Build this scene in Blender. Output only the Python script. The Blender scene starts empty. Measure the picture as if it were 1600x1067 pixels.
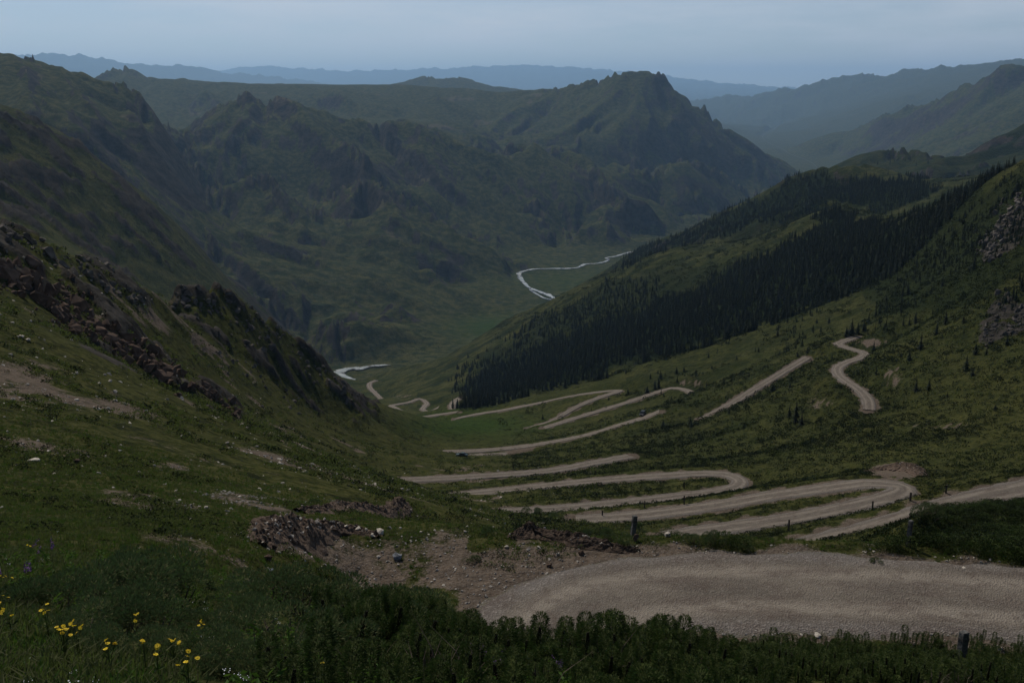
import bpy, bmesh, math, random
import numpy as np
from mathutils import Vector, Matrix

# ------------------------------------------------------------------ camera, light, exposure
F, CX, CY = 1555.0, 800.0, 533.5
PITCH = math.radians(14.2)
sc = bpy.context.scene
C = sc.collection
cam_d = bpy.data.cameras.new('camera'); cam = bpy.data.objects.new('camera', cam_d); C.objects.link(cam)
cam_d.sensor_width = 36.0; cam_d.lens = 36.0*F/1600.0
cam_d.clip_start = 0.1; cam_d.clip_end = 400000
cam.location = (0, 0, 0); cam.rotation_euler = (math.pi/2-PITCH, 0, 0)
sc.camera = cam

SUN_AZ, SUN_EL = math.radians(-30), math.radians(48)     # azimuth from +Y, negative to the left
sun_d = bpy.data.lights.new('sun', 'SUN'); sun = bpy.data.objects.new('sun', sun_d); C.objects.link(sun)
sun_d.energy = 5.0; sun_d.angle = math.radians(0.53); sun_d.color = (1.0, 0.93, 0.82)
sdir = Vector((math.sin(SUN_AZ)*math.cos(SUN_EL), math.cos(SUN_AZ)*math.cos(SUN_EL), math.sin(SUN_EL)))
sun.rotation_euler = (-sdir).to_track_quat('-Z', 'Y').to_euler()
W = bpy.data.worlds.new('World'); sc.world = W; W.use_nodes = True
wn = W.node_tree; wn.nodes.clear()
def wnode(t, **k):
    n = wn.nodes.new(t)
    for a, b in k.items(): setattr(n, a, b)
    return n
sky = wnode('ShaderNodeTexSky', sky_type='NISHITA', sun_disc=False)
sky.sun_elevation = SUN_EL; sky.sun_rotation = SUN_AZ % (2*math.pi)
sky.altitude = 2500; sky.air_density = 1.0; sky.dust_density = 1.2; sky.ozone_density = 1.5
tc = wnode('ShaderNodeTexCoord'); mp = wnode('ShaderNodeMapping'); mp.inputs['Scale'].default_value = (1.6, 1.6, 9)
nz = wnode('ShaderNodeTexNoise'); nz.inputs['Scale'].default_value = 2.3; nz.inputs['Detail'].default_value = 8; nz.inputs['Roughness'].default_value = .6
mr = wnode('ShaderNodeMapRange'); mr.inputs[1].default_value = .42; mr.inputs[2].default_value = .72; mr.inputs[3].default_value = .35; mr.inputs[4].default_value = 1.0
mx = wnode('ShaderNodeMix', data_type='RGBA'); mx.inputs[7].default_value = (9.2, 9.9, 10.8, 1)
sx_ = wnode('ShaderNodeSeparateXYZ'); el = wnode('ShaderNodeMapRange'); el.interpolation_type = 'SMOOTHSTEP'; el.inputs[1].default_value = .10; el.inputs[2].default_value = .36; el.inputs[3].default_value = 1; el.inputs[4].default_value = .04
mm = wnode('ShaderNodeMath', operation='MULTIPLY')
bg = wnode('ShaderNodeBackground'); bg.inputs['Strength'].default_value = 0.10
wo = wnode('ShaderNodeOutputWorld')
L = wn.links.new
L(tc.outputs['Generated'], mp.inputs[0]); L(mp.outputs[0], nz.inputs['Vector']); L(nz.outputs[0], mr.inputs[0])
L(tc.outputs['Generated'], sx_.inputs[0]); L(sx_.outputs[2], el.inputs[0]); L(mr.outputs[0], mm.inputs[0]); L(el.outputs[0], mm.inputs[1]); L(mm.outputs[0], mx.inputs[0]); L(sky.outputs[0], mx.inputs[6]); L(mx.outputs[2], bg.inputs[0]); L(bg.outputs[0], wo.inputs[0])
sc.view_settings.view_transform = 'Standard'; sc.view_settings.look = 'None'
sc.view_settings.exposure = -0.55; sc.view_settings.gamma = 1
sc.view_settings.use_curve_mapping = False
sc.render.engine = 'CYCLES'
sc.cycles.volume_bounces = 1; sc.cycles.max_bounces = 5; sc.cycles.diffuse_bounces = 2
sc.cycles.use_denoising = True

rng = np.random.default_rng(7); random.seed(7)

# ------------------------------------------------------------------ pixels to points
cP, sP = math.cos(PITCH), math.sin(PITCH)
def ray(px, py):
    a = (np.asarray(px, float)-CX)/F; b = (CY-np.asarray(py, float))/F
    return a, cP+b*sP, -sP+b*cP
def P(px, py, y):
    a, dy, dz = ray(px, py); t = y/dy
    return np.array([a*t, y+0*t, dz*t]).T
def PZ(px, py, z):
    a, dy, dz = ray(px, py); t = z/dz
    return np.array([a*t, dy*t, z+0*t]).T
def proj(x, y, z):
    d = y*cP-z*sP; v = y*sP+z*cP
    return CX+F*x/d, CY-F*v/d

# ------------------------------------------------------------------ terrain control lines (pixel x, pixel y, metres ahead)
Y0 = 12.0
pts = []
def line(l, step=28.0, back=None):
    """densify a line given as (px, py, y); back=(k, slope) lets the ground fall away behind it"""
    out = []
    for (a, b) in zip(l[:-1], l[1:]):
        n = max(1, int(math.hypot(b[0]-a[0], b[1]-a[1])/step))
        for i in range(n):
            t = i/n
            out.append((a[0]+(b[0]-a[0])*t, a[1]+(b[1]-a[1])*t, math.exp(math.log(a[2])+(math.log(b[2])-math.log(a[2]))*t)))
    out.append(l[-1])
    for p in out:
        q = P(*p); pts.append(q)
        if back:
            k, s = back
            for kk in (k*.4, k):
                q2 = q*(1+kk); q2[2] = max(q[2]-q[1]*kk*s*(1 if kk == k else .8), -545)
                pts.append(q2)
    return out
def zline(l, step=25.0):
    out = []
    for (a, b) in zip(l[:-1], l[1:]):
        n = max(1, int(math.hypot(b[0]-a[0], b[1]-a[1])/step))
        for i in range(n):
            t = i/n; out.append([a[j]+(b[j]-a[j])*t for j in range(3)])
    out.append(l[-1])
    r = [PZ(*p) for p in out]; pts.extend(r)
    return r

# ground round the camera and the near slope
for x in (-14, -7, 0, 7, 14):
    for y, z in ((-9, 2.3), (-4, 0.1), (0, -1.75), (3, -2.9)):
        pts.append(np.array([x*(y+14)/14, y, z - x*.02]))
line([(-160, 1067, 5.6), (0, 1067, 5.8), (200, 1067, 6.5), (400, 1067, 8), (600, 1067, 10), (800, 1067, 13), (1000, 1067, 15), (1200, 1067, 18), (1300, 1067, 24), (1500, 1067, 27), (1800, 1067, 29)], 60)
line([(-100, 985, 8.6), (0, 982, 8.7), (200, 970, 11), (400, 985, 13), (600, 1005, 15.5), (800, 1020, 17), (1000, 1020, 18.5)], 60)
line([(1120, 1030, 22), (1200, 1020, 28), (1300, 1010, 31), (1500, 1006, 31.8), (1800, 1010, 31.6)], 60)
line([(-100, 900, 13), (0, 900, 13.5), (200, 905, 16), (340, 915, 19), (480, 960, 22)], 60)
line([(-100, 850, 20), (0, 850, 21), (200, 850, 23), (400, 868, 28), (520, 885, 33)], 60)
line([(-100, 800, 28), (0, 795, 29), (200, 808, 31), (400, 822, 35), (480, 835, 39)], 60)
# level ground by the first hairpin, z about -20
for px, py in ((560, 860), (560, 910), (600, 940), (660, 880), (700, 960), (720, 920), (780, 900), (760, 985), (800, 860), (640, 850), (720, 850)):
    pts.append(PZ(px, py, -20+(900-py)*.004))
pts.append(np.array([4.0, 28.5, -19.6])); pts.append(np.array([0.0, 27.5, -19.4])); pts.append(np.array([-4.0, 27, -19])); pts.append(np.array([8.0, 27, -19]))
# rim of the level ground, falling to the next bends
rim = [(700, 812, 47), (760, 822, 46), (830, 828, 45.5), (920, 838, 44.5), (990, 845, 44), (1060, 850, 43.5), (1150, 862, 42.5), (1230, 872, 42), (1330, 880, 41.5), (1415, 886, 41)]
line([(a_, b_+5, c_) for a_, b_, c_ in rim], 40)
for p in rim[1:]:
    q = P(*p); q[2] -= .25; pts.append(q*1.12+np.array([0, 0, -1.2])); q3 = q*1.45; q3[2] = q[2]-15; pts.append(q3)
# bank on the right of the near bend
line([(1430, 862, 46), (1500, 868, 43), (1600, 895, 40.5), (1800, 930, 39.5)], 50)
line([(1432, 810, 70), (1480, 793, 80), (1540, 788, 78), (1600, 788, 76), (1800, 780, 76)], 50, back=(.12, .55))
line([(1480, 840, 56), (1600, 840, 56), (1800, 850, 55)], 50)
# left slope
line([(-200, 720, 42), (0, 740, 40), (200, 750, 44), (400, 770, 50), (520, 785, 58), (640, 792, 66), (705, 800, 80)], 50)
line([(-200, 610, 62), (0, 640, 60), (200, 655, 75), (400, 700, 88), (520, 735, 100), (650, 775, 115), (700, 795, 118)], 50)
line([(-200, 520, 82), (0, 560, 85), (200, 580, 112), (360, 655, 125), (450, 690, 150), (560, 730, 165), (620, 752, 180)], 50)
line([(-200, 420, 108), (0, 478, 115), (100, 520, 135), (200, 580, 150), (300, 615, 165), (375, 652, 175)], 40)
line([(375, 652, 175), (450, 672, 215), (520, 700, 232), (600, 735, 236)], 40)
# first skyline of the left slope, above the broken rocks
line([(-250, 240, 190), (-60, 330, 195), (0, 350, 200), (60, 368, 205), (110, 392, 215), (160, 412, 230), (200, 440, 240), (245, 462, 255), (270, 490, 262)], 25, back=(.25, .7))
line([(-200, 380, 140), (0, 415, 150), (100, 455, 165), (180, 500, 180), (260, 560, 200), (340, 610, 215), (420, 655, 240), (520, 690, 262)], 40)
line([(200, 455, 240), (300, 540, 250), (400, 605, 270), (480, 652, 300), (560, 682, 335)], 40)
# second rib, the dark rocks
line([(235, 480, 300), (270, 462, 310), (310, 452, 320), (340, 452, 325), (375, 462, 335), (400, 490, 345), (430, 515, 360), (470, 540, 385), (520, 586, 420), (555, 612, 460), (600, 645, 500), (625, 662, 520)], 22, back=(.22, .7))
line([(290, 500, 280), (400, 568, 300), (500, 638, 345), (570, 672, 400)], 40)
# the dark mountain behind on the left
line([(-300, 90, 1150), (-60, 150, 1200), (0, 160, 1250), (30, 172, 1270), (80, 198, 1300), (130, 228, 1330), (170, 258, 1350), (210, 290, 1380), (250, 325, 1420), (285, 360, 1450), (320, 410, 1500), (380, 445, 1560), (440, 505, 1640), (475, 552, 1700), (495, 592, 1720)], 22, back=(.16, .55))
line([(-200, 300, 880), (0, 300, 900), (100, 370, 950), (200, 440, 1020), (250, 470, 1050)], 50)
line([(-150, 330, 500), (0, 370, 520), (150, 440, 560), (260, 500, 650), (350, 520, 760), (450, 570, 900), (520, 620, 1050)], 50)
line([(540, 668, 640), (560, 655, 800), (585, 645, 900)], 30)
line([(620, 662, 720), (680, 652, 720)], 30)

# valley floor and rivers
river_px_b = [(556, 606, -507), (546, 597, -508), (540, 592, -508), (533, 588, -508), (529, 583, -509), (540, 578, -509), (552, 576, -509), (564, 576, -509), (576, 573, -509), (592, 572, -510), (610, 571, -510)]
river_px_a = [(885, 478, -512), (872, 470, -512), (858, 462, -512), (845, 457, -513), (826, 449, -513), (818, 441, -513), (812, 433, -514), (813, 426, -514), (835, 421, -515), (870, 420, -515), (900, 419, -516), (915, 413, -517), (935, 412, -518), (950, 407, -518), (948, 403, -518), (962, 401, -519), (978, 396, -519), (1000, 392, -520), (1040, 385, -521)]
river_px_c = [(775, 519, -511), (779, 514, -511), (790, 512, -511)]
zline([(508, 592, -509), (525, 604, -509), (560, 606, -508), (600, 588, -508), (620, 578, -509)])
for r in (river_px_a, river_px_b, river_px_c): zline(r, 15)
zline([(700, 548, -508), (740, 530, -510), (775, 516, -510), (820, 492, -511), (860, 478, -511)])
zline([(900, 455, -509), (930, 440, -508), (960, 425, -508), (900, 435, -511)])
zline([(985, 385, -515), (960, 388, -512), (920, 398, -512), (880, 408, -511), (840, 412, -510), (800, 430, -506), (790, 450, -504)])
zline([(1040, 368, -512), (1100, 350, -520), (1180, 322, -528), (1250, 300, -530), (1300, 280, -535)])
river_px_d = [(1320, 276, -535), (1283, 268, -536), (1276, 262, -536), (1268, 255, -537), (1250, 247, -538), (1232, 240, -538), (1222, 233, -539), (1205, 226, -540), (1194, 219, -540), (1192, 213, -540), (1200, 207, -540), (1212, 200, -540), (1220, 195, -541)]
zline(river_px_d, 12)
zline([(1350, 262, -530), (1300, 245, -530), (1260, 225, -530), (1250, 207, -530), (1180, 235, -530), (1160, 215, -525), (1165, 190, -520), (1120, 180, -500)])
# lower left of the valley: long soft fans
line([(300, 335, 2650), (360, 355, 2550), (450, 385, 2500), (560, 405, 2500), (680, 425, 2550), (760, 442, 2600)], 30)
line([(330, 400, 2250), (450, 430, 2250), (560, 455, 2250), (680, 480, 2300), (740, 495, 2300)], 30)
line([(340, 440, 1950), (450, 480, 1950), (560, 505, 1950), (660, 520, 2020), (730, 528, 2080)], 30)
line([(480, 520, 1850), (530, 540, 1860), (590, 545, 1900), (640, 540, 1950)], 30)
line([(500, 565, 1790), (560, 566, 1800), (620, 566, 1800)], 30)
# spurs of the middle range, each falling towards the river
def spur(l, side=.5): line(l, 22)
line([(265, 190, 3400), (300, 182, 3900), (330, 165, 3850), (375, 152, 3800), (425, 154, 3780), (470, 163, 3780), (520, 178, 3800), (560, 190, 3850), (585, 200, 3900), (610, 195, 3900), (640, 194, 3850), (680, 205, 3800), (720, 222, 3800), (765, 243, 3850), (790, 236, 3980), (830, 233, 4000), (870, 230, 4100), (920, 240, 4100), (960, 255, 4100), (1010, 262, 4200), (1060, 252, 4500), (1110, 262, 4600), (1160, 278, 4700), (1215, 300, 4800), (1260, 306, 4900)], 22, back=(.08, .5))
spur([(430, 154, 3780), (470, 200, 3500), (520, 240, 3330), (575, 262, 3250), (600, 290, 3150), (660, 330, 3000), (740, 372, 2950), (800, 412, 2850)])
spur([(375, 152, 3800), (330, 200, 3550), (290, 240, 3350), (275, 280, 3150)])
spur([(430, 154, 3780), (400, 200, 3500), (350, 240, 3300), (320, 265, 3150)])
spur([(640, 194, 3850), (690, 240, 3650), (760, 290, 3510), (820, 330, 3420), (890, 370, 3330), (935, 391, 3260)])
spur([(870, 230, 4100), (900, 270, 3950), (950, 310, 3750), (990, 345, 3600), (1010, 372, 3450)])
spur([(1060, 252, 4500), (1090, 300, 4150), (1112, 338, 3850)])
spur([(960, 255, 4100), (1000, 300, 3900), (1040, 340, 3700)])
line([(330, 300, 3060), (365, 285, 3000), (400, 272, 2960), (430, 278, 2940), (460, 300, 2920), (500, 335, 2860)], 20, back=(.05, .5))
spur([(400, 272, 2960), (430, 310, 2840), (470, 350, 2720), (520, 382, 2620)])
line([(525, 300, 3080), (560, 282, 3060), (590, 290, 3040), (640, 320, 3000), (700, 352, 2930), (730, 376, 2880)], 25, back=(.045, .45))
line([(880, 378, 3330), (910, 352, 3400), (950, 347, 3420), (985, 368, 3400)], 25, back=(.03, .4))
# gullies between them
line([(600, 225, 3720), (650, 270, 3500), (720, 320, 3320), (780, 362, 3180), (830, 397, 3100)], 30)
line([(790, 262, 3700), (840, 310, 3520), (880, 342, 3400)], 30)
line([(930, 275, 3900), (975, 325, 3640)], 30)
line([(1030, 300, 4080), (1065, 340, 3800)], 30)
line([(300, 225, 3300), (310, 270, 3080), (300, 300, 2960), (312, 328, 2800)], 30)
# left mountain
line([(-300, 60, 2900), (-100, 88, 3000), (0, 93, 3000), (15, 89, 3000), (30, 93, 3000), (55, 90, 3000), (80, 100, 3000), (120, 106, 3000), (150, 122, 3000), (180, 132, 3000), (210, 134, 2950), (235, 150, 2900), (248, 175, 2850), (262, 205, 2800), (290, 235, 2800)], 22, back=(.12, .45))
line([(-150, 150, 2400), (0, 125, 2600), (70, 165, 2400), (130, 215, 2250), (200, 265, 2250), (260, 310, 2300)], 35)
line([(180, 135, 2950), (215, 190, 2650), (250, 240, 2550), (290, 290, 2600)], 35)
# plateau line with its small peaks
line([(-300, 120, 6500), (100, 150, 6500), (158, 118, 6500), (188, 105, 6500), (215, 117, 6500), (250, 131, 6600), (290, 140, 6700), (320, 137, 6800), (345, 140, 6800), (400, 147, 6900), (480, 149, 7000), (560, 151, 7200), (640, 153, 7200), (720, 153, 6800), (800, 146, 6200)], 25, back=(.06, .4))
line([(580, 142, 9500), (610, 133, 9500), (640, 126, 9500), (668, 121, 9500), (690, 126, 9500), (712, 122, 9500), (740, 128, 9500), (770, 137, 9500), (810, 138, 9500), (840, 146, 9500)], 20, back=(.06, .4))
line([(300, 170, 5500), (360, 160, 5400), (430, 180, 5300), (500, 150, 5500), (560, 165, 5400), (620, 185, 5300), (700, 190, 5000)], 35)
line([(620, 190, 4500), (720, 215, 4500), (800, 228, 4300)], 35)
# the big dark peak
peak = [(800, 143, 6200), (850, 142, 6150), (870, 139, 6100), (905, 132, 5900), (935, 127, 5750), (952, 123, 5650), (962, 118, 5600), (972, 112, 5550), (985, 111, 5550), (1000, 110, 5550), (1015, 112, 5550), (1030, 115, 5550), (1038, 122, 5560), (1048, 128, 5580), (1065, 146, 5600), (1085, 160, 5650), (1105, 170, 5700), (1118, 184, 5750), (1125, 198, 5750), (1150, 218, 5750), (1180, 236, 5750), (1215, 256, 5750), (1250, 276, 5800), (1275, 290, 5850)]
line(peak, 14, back=(.08, .45))
line([(1000, 122, 5500), (965, 175, 5100), (905, 215, 4750)], 30)
line([(1030, 130, 5480), (1050, 190, 5150), (1060, 238, 4800)], 30)
line([(1000, 150, 5300), (1000, 200, 5000), (1000, 245, 4650)], 30)
line([(1060, 150, 5500), (1100, 210, 5250), (1130, 262, 5000)], 30)
line([(870, 145, 6000), (800, 190, 5400), (740, 225, 4700)], 30)
line([(930, 135, 5650), (870, 190, 5200), (830, 220, 4800)], 30)
line([(900, 140, 5850), (850, 180, 5550), (790, 215, 5100)], 30)
line([(1090, 170, 5600), (1130, 220, 5400), (1190, 262, 5200)], 30)
# right side far slopes
line([(1240, 240, 9800), (1270, 226, 9400), (1300, 210, 9000), (1340, 195, 8600), (1380, 175, 8200), (1420, 163, 7800), (1460, 152, 7400), (1500, 137, 7000), (1530, 122, 6800), (1555, 108, 6600), (1580, 105, 6600), (1620, 106, 6600), (1800, 70, 6500)], 22, back=(.1, .35))
line([(1320, 265, 7000), (1400, 245, 6000), (1500, 235, 5200), (1600, 230, 4600)], 40)
line([(1330, 235, 8000), (1420, 210, 7000), (1500, 195, 6200), (1600, 170, 5600)], 40)
line([(1090, 157, 21000), (1130, 152, 20500), (1145, 147, 20000), (1180, 149, 19500), (1225, 141, 19000), (1262, 133, 18500), (1300, 122, 18000), (1340, 118, 18000), (1365, 113, 18000), (1385, 121, 17500), (1400, 112, 17000), (1430, 109, 17000), (1500, 104, 16500), (1560, 101, 16500), (1800, 85, 16000)], 20, back=(.12, .4))
line([(1120, 170, 19000), (1200, 178, 16500), (1260, 185, 14500), (1330, 175, 13000), (1420, 150, 12500)], 35)
line([(1120, 190, 13500), (1150, 200, 12500)], 30)
# farthest ranges
line([(-300, 90, 35000), (0, 86, 34000), (40, 90, 34000), (75, 84, 34000), (130, 88, 34000), (165, 95, 34000), (200, 102, 34000), (235, 103, 34000), (270, 103, 34000), (320, 112, 34000), (400, 120, 34000), (480, 130, 34000), (560, 140, 34000)], 20, back=(.08, .5))
line([(330, 112, 53000), (380, 108, 53000), (420, 104, 53000), (470, 113, 53000), (520, 119, 53000), (590, 124, 53000), (650, 119, 53000), (700, 110, 53000), (740, 113, 53000), (800, 108, 53000), (860, 110, 53000), (900, 114, 53000), (960, 118, 53000), (1050, 126, 53000), (1100, 138, 53000), (1150, 152, 53000), (1300, 152, 53000), (1800, 150, 53000)], 25, back=(.1, .4))
for px in (-300, 200, 700, 1200, 1800): line([(px, 160, 57000), (px+100, 160, 57000)], 100)
line([(-200, 150, 15000), (600, 155, 15000), (900, 160, 15000)], 80)
line([(-300, 132, 24000), (0, 128, 24000), (300, 138, 24000), (700, 152, 24000), (1000, 156, 24000)], 50)
line([(-300, 106, 31000), (0, 103, 31000), (160, 112, 31000), (320, 127, 31000), (480, 142, 31000), (640, 150, 31000)], 40)
# ridge 2: grassy nose and forested face
line([(575, 590, 1480), (606, 579, 1480), (640, 572, 1450), (700, 558, 1420), (740, 535, 1400), (790, 503, 1370), (860, 474, 1330), (905, 448, 1300), (955, 425, 1270), (1010, 400, 1230), (1060, 385, 1200), (1110, 380, 1170), (1160, 378, 1140), (1230, 362, 1090), (1280, 335, 1030), (1318, 316, 1000), (1350, 330, 980), (1400, 338, 920), (1450, 330, 800), (1500, 302, 660), (1550, 276, 580), (1600, 250, 540), (1800, 150, 480)], 20, back=(.12, .42))
line([(640, 605, 1150), (690, 620, 950), (725, 628, 800), (830, 600, 780), (900, 580, 770), (1000, 555, 740), (1100, 530, 700), (1200, 500, 670), (1300, 465, 630), (1400, 425, 570)], 35)
line([(760, 590, 1000), (850, 545, 1000), (950, 500, 980), (1060, 460, 930), (1180, 420, 860), (1300, 380, 800)], 35)
line([(1094, 376, 1420), (1130, 358, 1380), (1188, 337, 1340), (1240, 325, 1300)], 22, back=(.05, .35))
line([(515, 614, 1120), (543, 610, 1230), (556, 603, 1360), (580, 592, 1430)], 15)
line([(512, 606, 1420), (545, 604, 1500), (575, 593, 1570), (600, 585, 1600)], 15)
# ridge 3
line([(930, 440, 1950), (965, 420, 1900), (1000, 390, 1850), (1050, 368, 1800), (1100, 350, 1730), (1150, 330, 1680), (1200, 304, 1620), (1235, 280, 1570), (1270, 265, 1540), (1310, 259, 1520), (1350, 259, 1500), (1400, 268, 1480), (1450, 280, 1450), (1500, 290, 1420), (1560, 285, 1380), (1700, 230, 1300)], 20, back=(.12, .45))
line([(1000, 420, 1650), (1060, 380, 1500), (1250, 310, 1350), (1350, 300, 1300), (1450, 320, 1150)], 40)
# ridge 4
line([(1340, 256, 2700), (1370, 243, 2650), (1400, 235, 2600), (1435, 244, 2580), (1470, 255, 2560), (1500, 252, 2560), (1540, 240, 2700), (1570, 212, 2750), (1600, 190, 2800), (1800, 100, 2800)], 20, back=(.12, .45))
line([(1440, 262, 2200), (1510, 270, 2150), (1560, 262, 2100), (1650, 250, 2000)], 40)

# ------------------------------------------------------------------ the road, bend by bend (pixel x, pixel y, metres ahead)
roads = [
 ('road', 7.0, [(1840, 948, 36.2), (1600, 940, 36.4), (1450, 926, 36.8), (1300, 922, 36.9), (1150, 918, 37.2), (1030, 926, 36.8), (940, 942, 35.9), (885, 968, 34.4), (855, 1003, 32.2), (850, 1020, 31.4)]),
 ('road', 4.8, [(1860, 722, 122), (1700, 742, 117), (1600, 762, 113), (1500, 784, 110), (1420, 808, 108), (1340, 833, 107), (1280, 848, 106), (1230, 860, 105), (1180, 868, 105)]),
 ('road', 4.6, [(1040, 838, 141), (1110, 827, 143), (1200, 815, 145), (1280, 801, 147), (1340, 788, 149), (1390, 775, 151), (1412, 764, 153), (1400, 755, 156), (1350, 755, 158), (1280, 763, 159), (1200, 775, 160), (1100, 792, 160), (1000, 804, 160), (900, 812, 160)]),
 ('road', 4.2, [(740, 802, 177), (800, 798, 180), (870, 794, 184), (950, 787, 189), (1040, 777, 194), (1110, 768, 198), (1150, 759, 203), (1155, 748, 210), (1130, 741, 216), (1080, 740, 218), (1000, 745, 219), (900, 753, 220), (800, 764, 221), (690, 775, 221), (640, 780, 221)]),
 ('road', 4.4, [(580, 752, 241), (640, 749, 244), (720, 745, 248), (800, 740, 253), (870, 733, 259), (945, 719, 272), (985, 712, 280)]),
 ('road', 4.2, [(720, 712, 392), (760, 711, 394), (800, 708, 396), (850, 703, 400)]),
 ('road', 4.6, [(627, 703, 402), (650, 707, 401), (680, 706, 402), (720, 705, 402), (770, 704, 402), (820, 698, 401), (870, 690, 399), (920, 679, 396), (960, 666, 393), (1005, 649, 391), (1030, 642, 390)]),
 ('road', 4.6, [(1095, 656, 372), (1140, 632, 380), (1180, 607, 388), (1220, 583, 396), (1262, 558, 404)]),
 ('road', 4.2, [(1358, 640, 278), (1358, 628, 284), (1350, 614, 293), (1335, 602, 303), (1318, 592, 316), (1309, 582, 330), (1310, 573, 345), (1325, 565, 360), (1345, 558, 372), (1352, 553, 382), (1340, 547, 390), (1318, 541, 400), (1310, 537, 408), (1322, 532, 414), (1340, 525, 422)]),
 ('road', 4.4, [(850, 668, 480), (900, 652, 485), (950, 638, 490), (1000, 622, 494), (1035, 608, 497), (1055, 605, 494), (1075, 609, 484), (1084, 616, 474)]),
 ('road', 4.4, [(825, 669, 503), (860, 660, 508), (880, 648, 512), (905, 633, 517), (935, 620, 521), (962, 610, 525), (968, 607, 530), (945, 608, 538), (905, 616, 548), (865, 625, 556), (830, 634, 561), (780, 640, 564), (740, 648, 567), (710, 654, 570)]),
 ('road', 4.4, [(575, 669, 594), (610, 663, 591), (650, 652, 588), (690, 645, 584), (715, 643, 580)]),
 ('road', 5.0, [(712, 643, 640), (706, 634, 665), (712, 625, 700), (722, 620, 720)]),
 ('road', 5.5, [(635, 648, 850), (615, 635, 900), (612, 632, 920), (640, 629, 945), (655, 627, 965), (667, 630, 945), (660, 638, 900), (675, 639, 890), (695, 631, 920)]),
 ('road', 6.5, [(600, 628, 1150), (588, 615, 1200), (578, 606, 1240), (578, 598, 1270), (588, 594, 1290)]),
]
road_pts = []
for nm, wd, l in roads:
    a = np.array([P(*p) for p in l]); road_pts.append(a)
    for i in range(len(a)-1):
        n = max(1, int(abs(l[i+1][0]-l[i][0])/22))
        for k in range(n): pts.append(a[i]+(a[i+1]-a[i])*k/n)
    pts.append(a[-1])
# meadow between the far bends and the right-hand slope
line([(700, 690, 440), (800, 680, 455), (900, 668, 460)], 50)
line([(600, 662, 605), (640, 651, 604), (690, 644, 606), (740, 638, 615), (800, 625, 620), (880, 610, 612), (960, 588, 605), (1000, 570, 600), (1100, 541, 590), (1200, 508, 580), (1300, 475, 560), (1400, 440, 540)], 30)
for p in [(740, 638, 700), (830, 618, 700), (930, 592, 690), (1050, 556, 670)]:
    q = P(*p); q[2] -= 25; pts.append(q)
line([(1000, 680, 350), (1100, 690, 310), (1200, 680, 290), (1300, 660, 280)], 40)
line([(1000, 715, 285), (1100, 718, 262), (1200, 712, 240), (1320, 705, 220), (1450, 700, 200), (1600, 680, 190), (1800, 640, 190)], 40)
line([(1150, 600, 420), (1200, 560, 440), (1280, 530, 460), (1350, 505, 460)], 40)
line([(1460, 742, 165), (1530, 735, 160), (1600, 728, 155), (1800, 700, 150)], 40)
line([(1400, 640, 265), (1450, 600, 275), (1520, 560, 280), (1600, 520, 285), (1800, 430, 285)], 40)
line([(1400, 540, 390), (1450, 490, 400), (1500, 440, 400), (1560, 395, 390), (1600, 370, 385), (1800, 270, 370)], 40)
line([(1420, 470, 480), (1500, 390, 500), (1550, 340, 480), (1600, 310, 460)], 40)

A = np.array([np.ravel(p) for p in pts])
U = A[:, 0]/(A[:, 1]+Y0); Wc = np.log(A[:, 1]+Y0); V = A[:, 2]/(A[:, 1]+Y0)
key = np.unique(np.round(np.stack([U/.004, Wc/.004]).T).astype(np.int64), axis=0, return_index=True)[1]
U, Wc, V = U[key], Wc[key], V[key]
N = len(U)
D = np.hypot(U[:, None]-U[None], Wc[:, None]-Wc[None])
M = np.zeros((N+3, N+3)); M[:N, :N] = -D; M[:N, :N] -= np.eye(N)*0.0008*-1
M[:N, N] = M[N, :N] = 1; M[:N, N+1] = M[N+1, :N] = U; M[:N, N+2] = M[N+2, :N] = Wc
co = np.linalg.solve(M, np.concatenate([V, [0, 0, 0]]))
def rbf(u, w):
    s = u.shape; u = u.ravel(); w = w.ravel(); out = np.empty(len(u))
    for i in range(0, len(u), 8192):
        uu, ww = u[i:i+8192].astype(np.float32), w[i:i+8192].astype(np.float32)
        d = np.sqrt((uu[:, None]-U[None].astype(np.float32))**2+(ww[:, None]-Wc[None].astype(np.float32))**2)
        out[i:i+8192] = -(d @ co[:N].astype(np.float32))+co[N]+co[N+1]*uu+co[N+2]*ww
    return out.reshape(s)

def sstep(a, b, x):
    t = np.clip((x-a)/(b-a), 0, 1); return t*t*(3-2*t)
# fine grid
gu = np.concatenate([np.linspace(-1.15, -.60, 22, endpoint=False), np.linspace(-.60, .60, 780), np.linspace(.60, 1.15, 23)[1:]])
def wseg(a, b, d): return np.arange(math.log(a+Y0), math.log(b+Y0), d)
gw = np.concatenate([wseg(-9, 22, .011), wseg(22, 120, .0075), wseg(120, 620, .0062), wseg(620, 9500, .0068), wseg(9500, 60000, .012)])
gw = np.unique(gw); gw = gw[np.concatenate([[True], np.diff(gw) > .003])]
cu = np.concatenate([np.linspace(-1.15, -.60, 10, endpoint=False), np.linspace(-.60, .60, 420), np.linspace(.60, 1.15, 11)[1:]])
cw = gw
base_c = rbf(*np.meshgrid(cu, cw))
def blur1(a):
    p = np.pad(a, 1, 'edge'); return p[1:-1, 1:-1]*.6+(p[:-2, 1:-1]+p[2:, 1:-1]+p[1:-1, :-2]+p[1:-1, 2:])*.1
def blur(a):
    p = np.pad(a, 1, 'edge')
    a = (p[:-2, 1:-1]+2*p[1:-1, 1:-1]+p[2:, 1:-1])/4
    p = np.pad(a, 1, 'edge')
    return (p[1:-1, :-2]+2*p[1:-1, 1:-1]+p[1:-1, 2:])/4
kf = sstep(math.log(1500), math.log(5000), cw)[:, None]
base_c = base_c*kf+blur1(blur1(base_c))*(1-kf)
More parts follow.
